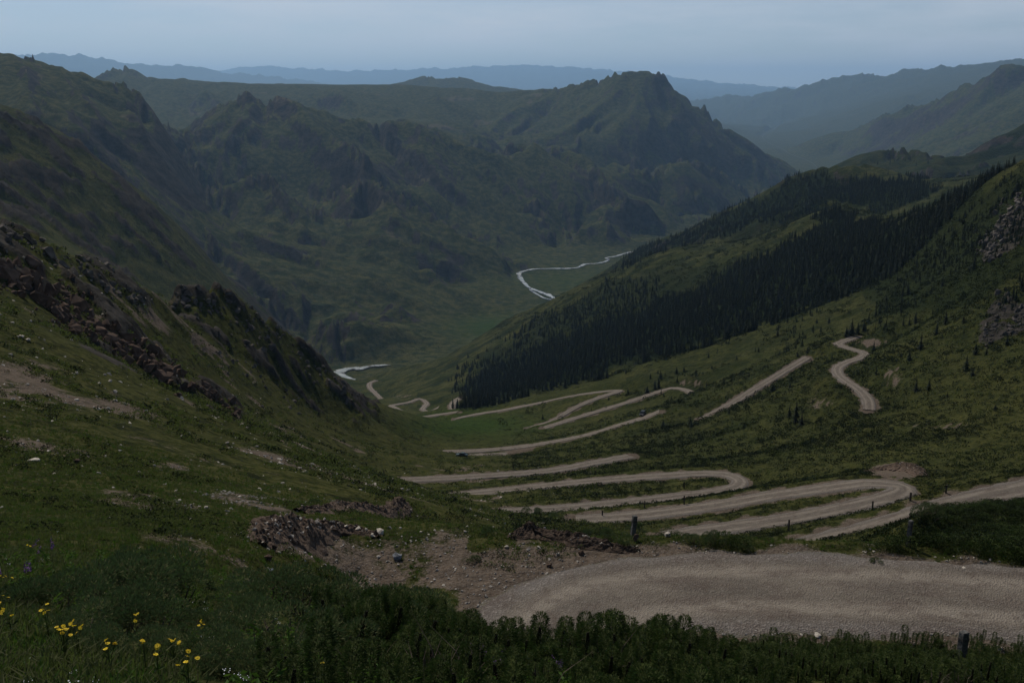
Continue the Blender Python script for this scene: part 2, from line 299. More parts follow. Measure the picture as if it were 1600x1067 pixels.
def interp2(grid, us, ws, u, w):
    iu = np.clip(np.searchsorted(us, u)-1, 0, len(us)-2); iw = np.clip(np.searchsorted(ws, w)-1, 0, len(ws)-2)
    fu = np.clip((u-us[iu])/(us[iu+1]-us[iu]), 0, 1); fw = np.clip((w-ws[iw])/(ws[iw+1]-ws[iw]), 0, 1)
    return (grid[iw, iu]*(1-fu)*(1-fw)+grid[iw, iu+1]*fu*(1-fw)+grid[iw+1, iu]*(1-fu)*fw+grid[iw+1, iu+1]*fu*fw)
GU, GW = np.meshgrid(gu, gw)
YP = np.exp(GW); X = GU*YP; Y = YP-Y0
Z = np.maximum(interp2(base_c, cu, cw, GU, GW)*YP, -548)

# --- noise
def h2(ix, iy, s):
    h = (ix.astype(np.int64)*374761393+iy.astype(np.int64)*668265263+s*974634777) & 0xffffffff
    h = ((h ^ (h >> 13))*1274126177) & 0xffffffff
    h = ((h ^ (h >> 16))*2246822519) & 0xffffffff
    return ((h ^ (h >> 15)) & 0xffffff)/float(0xffffff)
def perlin(x, y, s=0):
    ix = np.floor(x); iy = np.floor(y); fx = x-ix; fy = y-iy
    ux = fx*fx*fx*(fx*(fx*6-15)+10); uy = fy*fy*fy*(fy*(fy*6-15)+10)
    def g(a, b):
        t = h2(ix+a, iy+b, s)*2*math.pi
        return np.cos(t)*(fx-a)+np.sin(t)*(fy-b)
    return ((g(0, 0)*(1-ux)+g(1, 0)*ux)*(1-uy)+(g(0, 1)*(1-ux)+g(1, 1)*ux)*uy)*1.5
def fbm(x, y, sc_, oc, s=0, ridged=False):
    r = 0; a = 1; t = 0
    for o in range(oc):
        n = perlin(x/sc_+17*o, y/sc_-9*o, s+o)
        r = r+a*((1-2*np.abs(n)) if ridged else n); t += a; a *= .5; sc_ *= .5
    return r/t
def grad(Zc):
    zu = np.gradient(Zc, axis=1)/np.gradient(gu)[None, :]
    zw = np.gradient(Zc, axis=0)/np.gradient(gw)[:, None]
    # x=u*e^w, y=e^w-Y0 : dz/du = zx*YP ; dz/dw = zx*X + zy*YP
    zx = zu/YP; zy = (zw-zx*X)/YP
    return zx, zy
def gullies(x, y, gx, gy, s, seed):
    """stripes that run down the slope: cosine kernels in random cells"""
    m = np.hypot(gx, gy)+1e-6; px_, py_ = -gy/m, gx/m
    cx, cy = np.floor(x/s), np.floor(y/s); fx = x/s-cx; fy = y/s-cy
    acc = 0; ws = 0; dacc = 0
    for i in (-1, 0, 1):
        for j in (-1, 0, 1):
            rx = h2(cx+i, cy+j, seed); ry = h2(cx+i, cy+j, seed+1)
            vx = fx-i-rx; vy = fy-j-ry
            w_ = np.exp(-(vx*vx+vy*vy)*2.2)
            ph = (vx*px_+vy*py_)*2*math.pi*2.0
            acc = acc+w_*np.cos(ph); dacc = dacc-w_*np.sin(ph); ws = ws+w_
    return acc/ws, dacc/ws*px_*12.0, dacc/ws*py_*12.0
zx, zy = grad(Z)
PX, PY = proj(X, Y, Z)
slope0 = np.hypot(zx, zy)
mk = sstep(.75, 1.15, slope0)*sstep(1300, 1900, Y)
for _ in range(3): mk = np.maximum(mk, blur(mk)*1.3)
mk = np.clip(blur(blur(mk)), 0, 1); Zb = Z.copy()
for _ in range(26): Zb = blur(Zb)
Z = Z*(1-mk)+Zb*mk; zx, zy = grad(Z); slope0 = np.hypot(zx, zy)
far = Y > 900
valley = sstep(0, 60, Z+517+8*perlin(X/300, Y/300, 3))          # keep the valley floor flat
fl = far.any(axis=1); r0 = int(np.argmax(fl))
sl = slice(r0, None)
sl0 = slope0[sl]; gx, gy = zx[sl].copy(), zy[sl].copy(); dz = np.zeros_like(gx)
for s, k in ((1700, .022), (800, .034), (400, .036), (210, .038), (110, .034), (56, .022)):
    fade = sstep(3.5, 9, s/(YP[sl]*.0065))*sstep(1100, 2300, Y[sl])
    rows = fade.max(axis=1) > 0
    g, ax_, ay_ = gullies(X[sl][rows], Y[sl][rows], gx[rows], gy[rows], s, 11+int(s))
    sh_ = np.hypot(gx, gy)[rows]; sm = np.minimum(.20*sstep(.03, .12, sh_)+sh_*.7, .55)
    amp = k*s*sm*fade[rows]*1.75*sstep(1.5, .8, sl0[rows])
    dz[rows] += amp*(g-.1)
    gx[rows] += amp/s*ax_*.55; gy[rows] += amp/s*ay_*.55
crestkeep = 1
Z[sl] += dz*valley[sl]
Z[sl] += valley[sl]*sstep(900, 1600, Y[sl])*fbm(X[sl], Y[sl], 300, 5, 40)*10*np.minimum(slope0[sl]*1.6, 1)
Z += sstep(13000, 17000, Y)*(fbm(X/np.maximum(Y, 1)*9, np.log(np.maximum(Y, 1))*9, .34, 6, 44, True)-.55)*Y*.0060
Z += sstep(4200, 5500, Y)*sstep(14000, 11000, Y)*valley*fbm(X, Y, 420, 5, 45)*9
def H(x, y):
    x = np.asarray(x, float); y = np.asarray(y, float); yp = y+Y0
    return interp2(Z, gu, gw, x/yp, np.log(yp))
def ground_at(px, py, y0, y1, n=900):
    a, dy, dz_ = ray(px, py); ys_ = np.exp(np.linspace(math.log(y0), math.log(y1), n)); t = ys_/dy
    d_ = H(a*t, ys_)-dz_*t; k = int(np.argmax(d_ > 0)); return np.array([a*t[k], ys_[k]]) if d_[k] > 0 else None
spurs = [[(300, 330), (420, 352), (540, 385), (640, 430), (720, 452)], [(290, 352), (400, 385), (520, 420), (620, 468), (700, 500)], [(300, 382), (420, 420), (540, 455), (640, 500), (690, 530)],
 [(320, 412), (430, 455), (540, 492), (620, 535)], [(340, 442), (430, 487), (520, 522), (570, 552)], [(450, 352), (560, 375), (680, 415), (780, 442)], [(560, 332), (660, 370), (760, 412)],
 [(310, 345), (380, 370), (470, 400), (560, 440)], [(620, 400), (690, 445), (740, 480)], [(430, 154), (480, 215), (560, 265), (620, 300), (700, 350)], [(500, 178), (560, 217), (620, 260), (700, 302), (790, 355)],
 [(640, 197), (700, 237), (760, 277), (830, 330), (900, 372)], [(590, 203), (640, 250), (700, 290), (760, 330)], [(870, 234), (930, 278), (990, 330), (1040, 357)], [(400, 277), (430, 315), (480, 352)], [(330, 172), (300, 217), (285, 250)], [(380, 156), (350, 200), (330, 245)], [(410, 160), (385, 205), (360, 245)],
 [(60, 97), (110, 150), (170, 210), (230, 270)], [(120, 112), (180, 170), (240, 240)], [(0, 120), (60, 180), (140, 235), (210, 290)], [(985, 117), (940, 170), (880, 215)], [(1010, 120), (1008, 180), (1020, 235)], [(1045, 132), (1070, 190), (1100, 240), (1140, 270)],
 [(950, 128), (890, 165), (830, 205)], [(870, 143), (810, 175), (750, 205)], [(1560, 112), (1480, 170), (1400, 215), (1330, 240)], [(1600, 150), (1520, 200), (1440, 235)], [(1480, 148), (1410, 190), (1340, 215)], [(250, 135), (330, 150), (400, 172)], [(480, 142), (540, 160), (600, 185)], [(650, 147), (700, 165), (760, 190)]]
for sp in spurs:
    g_ = [ground_at(a_, b_, 1500, 12000) for a_, b_ in sp]; g_ = [p for p in g_ if p is not None]
    if len(g_) < 2: continue
    g_ = np.array(g_); ym = g_[:, 1].mean(); wd_ = ym*.0098; hh_ = ym*.0066
    tt = np.linspace(0, len(g_)-1, 30); g_ = np.stack([np.interp(tt, np.arange(len(g_)), g_[:, 0]), np.interp(tt, np.arange(len(g_)), g_[:, 1])], -1)
    g_ += np.stack([perlin(tt*1.3, tt*0+ym, 5), perlin(tt*1.1, tt*0+ym+9, 6)], -1)*wd_*.9
    bx_ = (X > g_[:, 0].min()-3*wd_) & (X < g_[:, 0].max()+3*wd_) & (Y > g_[:, 1].min()-3*wd_) & (Y < g_[:, 1].max()+3*wd_)
    iy, ix = np.nonzero(bx_)
    if not len(iy): continue
    xx, yy = X[iy, ix], Y[iy, ix]; best = np.full(len(iy), 1e9); tb = np.zeros(len(iy))
    for k in range(len(g_)-1):
        p, q_ = g_[k], g_[k+1]; vx_, vy_ = q_-p; t_ = np.clip(((xx-p[0])*vx_+(yy-p[1])*vy_)/(vx_*vx_+vy_*vy_+1e-9), 0, 1)
        dd = np.hypot(xx-p[0]-t_*vx_, yy-p[1]-t_*vy_); m_ = dd < best; best[m_] = dd[m_]; tb[m_] = (k+t_[m_])/(len(g_)-1)
    Z[iy, ix] += hh_*(np.exp(-best/wd_*1.3)-.25*np.exp(-((best-1.6*wd_)/wd_)**2))*sstep(0, .38, tb)*sstep(1.0, .8, tb)*np.clip((Z[iy, ix]+515)/25, 0, 1)
# nearer relief
rockmask = np.zeros_like(Z)
nr = Y < 2200; rr = slice(0, int(np.argmax(Y[:, 400] > 2200)))
xs, ys = X[rr], Y[rr]
Z[rr] += sstep(60, 300, ys)*sstep(2200, 1000, ys)*fbm(xs, ys, 60, 4, 60)*3.2*np.minimum(slope0[rr]*2, 1)
Z[rr] += sstep(25, 70, ys)*sstep(900, 400, ys)*fbm(xs, ys, 12, 3, 70)*.55
Z[rr] += sstep(160, 60, ys)*fbm(xs, ys, 2.4, 4, 80)*.16

# --- rock regions: screen polygons used once to find places on the ground
def inpoly(px, py, poly):
    r = np.zeros(px.shape, bool); n = len(poly)
    for i in range(n):
        x1, y1 = poly[i]; x2, y2 = poly[(i+1) % n]
        if y1 == y2: continue
        c = ((y1 > py) != (y2 > py)) & (px < (x2-x1)*(py-y1)/(y2-y1)+x1)
        r ^= c
    return r
def soft(poly, ylo, yhi, n=3, mn=None):
    PXn = PX+14*perlin(GU*60, GW*60, 5); PYn = PY+10*perlin(GU*60+9, GW*60, 6)
    m = (inpoly(PXn, PYn, poly) & (Y > ylo) & (Y < yhi)).astype(float)
    for _ in range(n): m = blur(m)
    return m
rk_left1 = soft([(-300, 330), (0, 385), (60, 395), (150, 450), (210, 515), (300, 575), (385, 650), (370, 662), (300, 620), (230, 590), (150, 560), (60, 480), (0, 460), (-300, 400)], 110, 262)
rk_left1b = soft([(0, 345), (70, 365), (150, 400), (235, 455), (250, 490), (200, 520), (130, 470), (60, 420), (0, 395)], 150, 280)
rk_left2 = soft([(250, 465), (310, 450), (380, 462), (430, 515), (520, 575), (600, 645), (560, 660), (470, 640), (400, 600), (330, 560), (270, 520)], 270, 520)
rk_dark = soft([(-300, 150), (30, 175), (150, 240), (230, 310), (310, 400), (300, 460), (200, 440), (100, 380), (0, 340), (-300, 300)], 700, 1560)
rk_right1 = soft([(1600, 310), (1560, 345), (1535, 395), (1545, 410), (1600, 375), (1760, 320), (1760, 250)], 300, 560, 2)
rk_right2 = soft([(1620, 470), (1580, 480), (1560, 455), (1535, 500), (1530, 545), (1570, 530), (1620, 520)], 200, 420, 2)
nb = fbm(X, Y, 45, 4, 91); nc = fbm(X, Y, 260, 4, 92); ne = fbm(X, Y, 12, 3, 93)
rock = np.clip(rk_left1*sstep(-.12, .22, ne*1.0+nb*.6+.06)+rk_left1b*sstep(0, .3, ne+nb*.4)*.9+rk_left2*sstep(.02, .30, nb*.7+ne*.9), 0, 1)
rock = np.maximum(rock, rk_dark*sstep(-.05, .2, nb*.9+nc*.4+.03))
rock = np.maximum(rock, np.clip((rk_right1+rk_right2)*1.3, 0, 1)*sstep(-.35, .0, ne))
gxs, gys = grad(Z); slope1 = np.hypot(gxs, gys)
farrock = sstep(900, 2000, Y)*sstep(.12, .30, nc*.6+nb*.6+ne*.25+(slope1-.62)*.7)
rock = np.clip(np.maximum(rock, farrock), 0, 1)
kr = sstep(100, 170, Y)*sstep(1800, 900, Y)
rs = fbm(X, Y, 15, 4, 101, True)+.5*fbm(X, Y, 42, 3, 102, True)
hgt = np.where(Y < 262, 3.4, np.where(Y < 600, 5.0, 13.0))
Z += rock*kr*(rs*.55+.25)*hgt*(1-.6*(rk_right1+rk_right2 > .05))
Z += sstep(900, 1400, Y)*sstep(9000, 6000, Y)*rock*(fbm(X, Y, 120, 3, 104, True)*.5+.1)*4

# --- level the ground beside the rivers
for rl, rw in ((river_px_a, 50), (river_px_b, 75), (river_px_c, 30), (river_px_d, 90)):
    a = np.array([PZ(*p) for p in rl]); tt = np.linspace(0, len(a)-1, 60); a = np.stack([np.interp(tt, np.arange(len(a)), a[:, k]) for k in range(3)], -1)
    iy, ix = np.nonzero((X > a[:, 0].min()-rw) & (X < a[:, 0].max()+rw) & (Y > a[:, 1].min()-rw) & (Y < a[:, 1].max()+rw)); xx, yy = X[iy, ix], Y[iy, ix]
    best = np.full(len(iy), 1e9); zr = np.zeros(len(iy))
    for k in range(len(a)-1):
        p, q_ = a[k], a[k+1]; v_ = q_-p; t_ = np.clip(((xx-p[0])*v_[0]+(yy-p[1])*v_[1])/(v_[0]**2+v_[1]**2+1e-9), 0, 1); dd = np.hypot(xx-p[0]-t_*v_[0], yy-p[1]-t_*v_[1])
        m_ = dd < best; best[m_] = dd[m_]; zr[m_] = (p[2]+t_*v_[2])[m_]
    f = 1-sstep(rw*.35, rw, best); Z[iy, ix] = Z[iy, ix]*(1-f)+np.minimum(Z[iy, ix], zr-1)*f
# --- lay the roads in
dirt = np.zeros_like(Z)
road_dense = []
def dense(a, step):
    out = [a[0]]
    # catmull-rom through the points
    e = np.vstack([2*a[0]-a[1], a, 2*a[-1]-a[-2]])
    for i in range(1, len(e)-2):
        p0, p1, p2, p3 = e[i-1:i+3]; n = max(2, int(np.linalg.norm(p2-p1)/step))
        for k in range(1, n+1):
            t = k/n
            out.append(.5*((2*p1)+(-p0+p2)*t+(2*p0-5*p1+4*p2-p3)*t*t+(-p0+3*p1-3*p2+p3)*t*t*t))
    return np.array(out)
for (nm, wd, l), a in zip(roads, road_pts):
    ymean = a[:, 1].mean()
    d = dense(a, max(1.0, ymean*.012))
    zs = d[:, 2].copy()
    for _ in range(6): zs[1:-1] = (zs[:-2]+zs[1:-1]*2+zs[2:])/4
    d[:, 2] = zs; road_dense.append(d)
    R = wd/2+9
    box = (X > d[:, 0].min()-R) & (X < d[:, 0].max()+R) & (Y > d[:, 1].min()-R) & (Y < d[:, 1].max()+R)
    iy, ix = np.nonzero(box)
    if not len(iy): continue
    best = np.full(len(iy), 1e9); zr = np.zeros(len(iy)); xx, yy = X[iy, ix], Y[iy, ix]
    for i in range(len(d)-1):
        p, q = d[i], d[i+1]; v = q-p; vv = v[0]**2+v[1]**2+1e-9
        t = np.clip(((xx-p[0])*v[0]+(yy-p[1])*v[1])/vv, 0, 1)
        dd = np.hypot(xx-p[0]-t*v[0], yy-p[1]-t*v[1])
        k = dd < best; best[k] = dd[k]; zr[k] = (p[2]+t*v[2])[k]
    drop = .05+ymean*.0006
    f = 1-sstep(wd/2+.8+ymean*.004, wd/2+4.0+ymean*.012, best)
    f2 = (1-sstep(wd/2-.2, wd/2+1.3, best+1.3*perlin(xx/3, yy/3, 7)))
    Z[iy, ix] = Z[iy, ix]*(1-f)+(zr-drop)*f
    dirt[iy, ix] = np.maximum(dirt[iy, ix], f2)

def H(x, y):
    x = np.asarray(x, float); y = np.asarray(y, float); yp = y+Y0
    return interp2(Z, gu, gw, x/yp, np.log(yp))
def AT(grid, x, y):
    x = np.asarray(x, float); y = np.asarray(y, float); yp = y+Y0
    return interp2(grid, gu, gw, x/yp, np.log(yp))
def hit(px, py, y0=3.0, y1=3000.0, n=1500):
    """where the sight line through a pixel meets the ground"""
    a, dy, dz = ray(px, py); ys_ = np.exp(np.linspace(math.log(y0), math.log(y1), n)); t = ys_/dy
    dzv = H(a*t, ys_)-dz*t; k = int(np.argmax(dzv > 0))
    if k == 0: return None
    f = dzv[k-1]/(dzv[k-1]-dzv[k]); yv = ys_[k-1]+(ys_[k]-ys_[k-1])*f
    x = a*yv/dy
    return Vector((x, yv, float(H(x, yv))))

# --- soil and plant masks on the ground
PX, PY = proj(X, Y, Z)
def patch(px, py, rx, ry, ylo, yhi, amt=1.0):
    d = ((PX-px)/rx)**2+((PY-py)/ry)**2
    return amt*np.exp(-d*1.2)*((Y > ylo) & (Y < yhi))
nd = fbm(X, Y, 6, 4, 120); nd2 = fbm(X, Y, 1.3, 4, 121); nf = fbm(X, Y, 24, 4, 122)
soil = np.zeros_like(Z)
for a in [(830, 880, 120, 50, 25, 60, 1.0), (720, 900, 110, 60, 25, 60, .75), (620, 900, 130, 60, 20, 60, .62), (900, 850, 110, 22, 30, 60, .85), (470, 850, 90, 30, 20, 60, .8),
          (780, 960, 90, 40, 25, 45, .9), (1050, 868, 200, 10, 30, 50, .5),
          (300, 725, 160, 28, 30, 120, .52), (100, 620, 180, 30, 40, 120, .30), (430, 700, 140, 16, 50, 160, .45), (110, 835, 60, 18, 10, 40, .45), (240, 870, 70, 16, 10, 40, .55),
          (1280, 630, 40, 22, 200, 420, .62), (1395, 590, 26, 26, 200, 420, .66), (1290, 555, 30, 12, 250, 460, .5), (1480, 665, 90, 9, 100, 300, .6), (1360, 535, 40, 10, 300, 460, .8),
          (1080, 598, 30, 8, 400, 560, .8), (1400, 735, 50, 16, 140, 200, 1.25), (1475, 795, 45, 12, 60, 90, .9), (850, 735, 200, 8, 200, 300, .5), (1150, 812, 120, 8, 120, 180, .4),
          (560, 600, 60, 60, 300, 560, .5), (420, 640, 120, 40, 180, 400, .4), (630, 620, 40, 16, 900, 1300, .5)]:
    soil = np.maximum(soil, patch(*a))
soil = sstep(.30, .95, soil+(nd*.45+nd2*.45+nf*.2)*(soil > .05))
grain = np.clip(nd2*1.2+nd*.6, -1, 1)
midsoil = sstep(.05, .5, nf*.9+nd*.7)*.55*sstep(12, 30, Y)*(X < -2-.0*Y)*sstep(400, 250, Y)*1.35
farsoil = sstep(.0, .5, nc+.4*nb)*.5*sstep(900, 2000, Y)*valley
dirt = np.clip(np.maximum(np.maximum(dirt, soil), np.maximum(midsoil, farsoil)), 0, 1)
lush = np.clip(patch(740, 665, 110, 22, 380, 620, .8)+patch(770, 512, 70, 20, 1800, 3500, .8)+patch(880, 440, 90, 25, 2200, 3600, .4)+patch(700, 640, 60, 10, 500, 1000, .3)
    +patch(500, 740, 90, 20, 100, 240, .4)+patch(560, 640, 30, 40, 600, 1500, .2), 0, 1)
forest_a = [(722, 640), (728, 602), (800, 562), (850, 535), (900, 512), (1000, 482), (1060, 462), (1120, 440), (1180, 405), (1250, 372), (1308, 322), (1345, 350), (1400, 352), (1450, 332), (1500, 300), (1620, 240), (1620, 315), (1540, 375), (1480, 415), (1400, 436), (1300, 470), (1100, 541), (1000, 567), (900, 600), (800, 622)]
forest_b = [(955, 430), (1000, 388), (1100, 348), (1200, 302), (1245, 276), (1290, 272), (1330, 275), (1440, 283), (1462, 300), (1440, 332), (1360, 330), (1310, 308), (1240, 345), (1190, 350), (1130, 372), (1060, 386), (1010, 402)]
forest_c = [(1345, 258), (1370, 241), (1400, 233), (1440, 244), (1460, 262), (1420, 262), (1370, 262)]
PXw = PX+16*perlin(X/45, Y/45, 150)+7*perlin(X/12, Y/12, 151); PYw = PY+9*perlin(X/45, Y/45, 152)+4*perlin(X/12, Y/12, 153)
fa = (inpoly(PXw, PYw, forest_a) & (Y > 560) & (Y < 1300)).astype(float)
fb = (inpoly(PXw, PYw, forest_b) & (Y > 1180) & (Y < 2100)).astype(float)
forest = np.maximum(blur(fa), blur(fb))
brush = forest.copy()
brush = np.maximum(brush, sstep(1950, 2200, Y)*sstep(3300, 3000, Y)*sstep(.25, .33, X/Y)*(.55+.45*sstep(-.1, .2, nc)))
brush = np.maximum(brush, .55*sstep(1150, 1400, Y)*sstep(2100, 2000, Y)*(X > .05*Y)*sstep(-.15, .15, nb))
brush = np.maximum(brush, .75*blur(blur((inpoly(PXw, PYw, [(740, 600), (760, 560), (860, 490), (950, 440), (1050, 420), (1180, 410), (1000, 500), (850, 560)]) & (Y > 700) & (Y < 1400)).astype(float))))  # shrubs, plus the backlit nose's shade painted in as darker ground
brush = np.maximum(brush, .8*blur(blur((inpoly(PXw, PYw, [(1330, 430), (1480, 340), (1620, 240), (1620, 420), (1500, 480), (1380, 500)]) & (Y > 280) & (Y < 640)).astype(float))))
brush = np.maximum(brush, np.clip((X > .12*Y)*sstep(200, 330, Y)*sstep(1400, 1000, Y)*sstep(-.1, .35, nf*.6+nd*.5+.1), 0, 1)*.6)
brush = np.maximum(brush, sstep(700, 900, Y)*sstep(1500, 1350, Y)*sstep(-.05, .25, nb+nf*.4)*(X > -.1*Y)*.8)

# ------------------------------------------------------------------ materials
def mat(name):
    m = bpy.data.materials.new(name); m.use_nodes = True
    nt = m.node_tree; nt.nodes.clear(); return m, nt
class NT:
    def __init__(s, nt): s.nt = nt
    def n(s, t, ins=None, **k):
        o = s.nt.nodes.new(t)
        for a, b in k.items(): setattr(o, a, b)
        for a, b in (ins or {}).items():
            if isinstance(b, bpy.types.NodeSocket): s.nt.links.new(b, o.inputs[a])
            else: o.inputs[a].default_value = b
        return o
    def noise(s, vec, scale, detail=5, rough=.6): return s.n('ShaderNodeTexNoise', {'Vector': vec, 'Scale': scale, 'Detail': detail, 'Roughness': rough}).outputs[0]
    def mix(s, f, a, b): return s.n('ShaderNodeMix', {0: f, 6: a, 7: b}, data_type='RGBA').outputs[2]
    def rng(s, v, a, b, c=0., d=1.): return s.n('ShaderNodeMapRange', {0: v, 1: a, 2: b, 3: c, 4: d}).outputs[0]
    def math(s, op, a, b=0.): return s.n('ShaderNodeMath', {0: a, 1: b}, operation=op).outputs[0]
    def attr(s, nm): return s.n('ShaderNodeAttribute', attribute_name=nm).outputs['Fac']
def col(r, g, b): return (r, g, b, 1)
def terrain_mat():
    m, nt = mat('terrain'); q = NT(nt)
    co_ = q.n('ShaderNodeTexCoord').outputs['Object']
    near = q.attr('near')
    n_f = q.noise(co_, .012, 9, .62); n_m = q.noise(co_, .11, 8, .6); n_s = q.noise(co_, 1.4, 8, .65); n_t = q.noise(co_, 9, 5, .6)
    n_d = q.noise(co_, .42, 7, .72); n_e = q.noise(co_, .05, 9, .68)
    g1 = q.mix(q.rng(n_f, .38, .62), col(.020, .031, .006), col(.050, .052, .013))
    g2 = q.mix(q.rng(n_m, .35, .65), col(.015, .025, .005), col(.056, .058, .015))
    grass = q.mix(.5, g1, g2)
    dry = q.mix(q.rng(n_e, .42, .60), col(.016, .026, .008), col(.078, .074, .028))  # dry grass; its pale tone also paints sunlit streaks on far slopes
    grass = q.mix(q.math('MULTIPLY', q.math('SUBTRACT', 1.0, near), .8), grass, dry)
    g3 = q.mix(q.rng(n_s, .36, .66), col(.018, .026, .006), col(.105, .095, .036))
    grass = q.mix(q.math('MULTIPLY', near, .6), grass, g3)
    grass = q.mix(q.attr('lush'), grass, col(.026, .052, .009))
    grass = q.mix(q.rng(n_d, .50, .60, 0, .75), grass, col(.008, .012, .005))
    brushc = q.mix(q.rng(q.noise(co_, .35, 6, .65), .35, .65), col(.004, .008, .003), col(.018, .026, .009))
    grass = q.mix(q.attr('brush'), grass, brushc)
    soil = q.mix(q.rng(n_s, .3, .7), col(.055, .040, .029), col(.130, .098, .071))
    soil = q.mix(q.rng(n_t, .40, .72, 0, .6), soil, col(.21, .18, .15))
    dm = q.math('ADD', q.attr('dirt'), q.math('MULTIPLY', q.math('SUBTRACT', n_s, .5), q.math('MULTIPLY', near, 1.5)))
    dm = q.math('ADD', dm, q.math('MULTIPLY', q.math('SUBTRACT', n_t, .5), q.math('MULTIPLY', near, 1.0)))
    dm = q.rng(dm, .36, .66)
    c = q.mix(dm, grass, soil)
    rockc = q.mix(q.rng(q.noise(co_, .25, 8, .7), .35, .65), col(.020, .018, .015), col(.080, .072, .062))
    rf = q.mix(q.rng(q.noise(co_, .04, 9, .7), .38, .62), col(.010, .010, .010), col(.048, .040, .033))
    rockc = q.mix(near, rf, rockc)
    rm = q.rng(q.math('ADD', q.attr('rock'), q.math('MULTIPLY', q.math('SUBTRACT', n_m, .5), .9)), .32, .6)
    c = q.mix(rm, c, rockc)
    h = q.math('ADD', q.math('MULTIPLY', n_s, q.math('MULTIPLY', near, .55)), q.math('MULTIPLY', n_t, q.math('MULTIPLY', near, .045)))
    h = q.math('ADD', h, q.math('ADD', q.math('MULTIPLY', n_m, 2.0), q.math('MULTIPLY', n_d, .9)))
    h = q.math('ADD', h, q.math('MULTIPLY', q.math('MULTIPLY', q.noise(co_, .06, 10, .7), q.math('SUBTRACT', 1.0, near)), 9.0))
    bp = q.n('ShaderNodeBump', {'Strength': .8, 'Distance': 1.0, 'Height': h})
    b = q.n('ShaderNodeBsdfPrincipled', {'Base Color': c, 'Roughness': 1.0, 'Normal': bp.outputs[0], 'Specular IOR Level': .02})
    q.n('ShaderNodeOutputMaterial', {0: b.outputs[0]})
    return m
def road_mat():
    m, nt = mat('gravel_road'); q = NT(nt)
    co_ = q.n('ShaderNodeTexCoord').outputs['Object']; t = q.attr('across')
    n1 = q.noise(co_, .5, 6, .6); n2 = q.noise(co_, 6, 6, .7); vo = q.n('ShaderNodeTexVoronoi', {'Vector': co_, 'Scale': 14.0}, feature='F1')
    c = q.mix(q.rng(n1, .35, .65), col(.098, .082, .065), col(.158, .133, .104))
    # packed wheel lines, paler
    w = q.math('ABSOLUTE', q.math('SUBTRACT', q.math('ABSOLUTE', t), .42))
    w = q.math('ADD', w, q.math('MULTIPLY', q.math('SUBTRACT', n1, .5), .35))
    c = q.mix(q.rng(w, .06, .22, .75, 0), c, col(.235, .200, .158))
    loose = q.rng(q.math('ADD', q.math('ABSOLUTE', t), q.math('MULTIPLY', q.math('SUBTRACT', n1, .5), .5)), .62, .9)
    c = q.mix(loose, c, col(.125, .110, .098))
    sv = q.n('ShaderNodeCombineXYZ', {0: q.math('MULTIPLY', q.attr('along'), .12), 1: q.math('ADD', q.math('MULTIPLY', t, 1.7), q.math('MULTIPLY', n1, .5))})
    stk = q.noise(sv.outputs[0], 2.0, 5, .6)
    c = q.mix(q.rng(stk, .36, .52, .6, 0), c, col(.080, .058, .046))
    c = q.mix(q.rng(q.noise(co_, 1.3, 7, .7), .50, .66, 0, .7), c, col(.085, .064, .050))
    st = q.mix(q.rng(vo.outputs['Color'], .2, .95), col(.09, .075, .062), col(.34, .30, .26))
    c = q.mix(q.math('MULTIPLY', q.rng(n2, .46, .6), q.rng(loose, 0, 1, .3, .75)), c, st)
    c = q.mix(q.rng(q.math('ADD', q.math('ABSOLUTE', t), q.math('MULTIPLY', q.math('SUBTRACT', n2, .5), .5)), .9, 1.02), c, col(.07, .062, .035))
    h = q.math('ADD', q.math('MULTIPLY', n2, .12), q.math('MULTIPLY', vo.outputs['Distance'], .35))
    bp = q.n('ShaderNodeBump', {'Strength': .6, 'Distance': .3, 'Height': h})
    b = q.n('ShaderNodeBsdfPrincipled', {'Base Color': c, 'Roughness': .95, 'Normal': bp.outputs[0], 'Specular IOR Level': .15})
    q.n('ShaderNodeOutputMaterial', {0: b.outputs[0]})
    return m
def simple(name, c1, c2, scale=3.0, rough=.9, bump=.0, bd=.05, spec=.08, detail=6, trans=None, metal=0.):
    m, nt = mat(name); q = NT(nt)
    co_ = q.n('ShaderNodeTexCoord').outputs['Object']
    n1 = q.noise(co_, scale, detail, .65)
    c = q.mix(q.rng(n1, .35, .65), col(*c1), col(*c2))
    ri = q.n('ShaderNodeObjectInfo').outputs['Random']
    c = q.n('ShaderNodeHueSaturation', {'Value': q.rng(ri, 0, 1, .8, 1.2), 'Color': c}).outputs[0]
    ins = {'Base Color': c, 'Roughness': rough, 'Specular IOR Level': spec, 'Metallic': metal}
    if bump: ins['Normal'] = q.n('ShaderNodeBump', {'Strength': bump, 'Distance': bd, 'Height': n1}).outputs[0]
    b = q.n('ShaderNodeBsdfPrincipled', ins); s = b.outputs[0]
    if trans:
        t = q.n('ShaderNodeBsdfTranslucent', {'Color': col(*trans)})
        s = q.n('ShaderNodeMixShader', {0: .3, 1: b.outputs[0], 2: t.outputs[0]}).outputs[0]
    q.n('ShaderNodeOutputMaterial', {0: s})
    return m
M_TER = terrain_mat(); M_ROAD = road_mat()

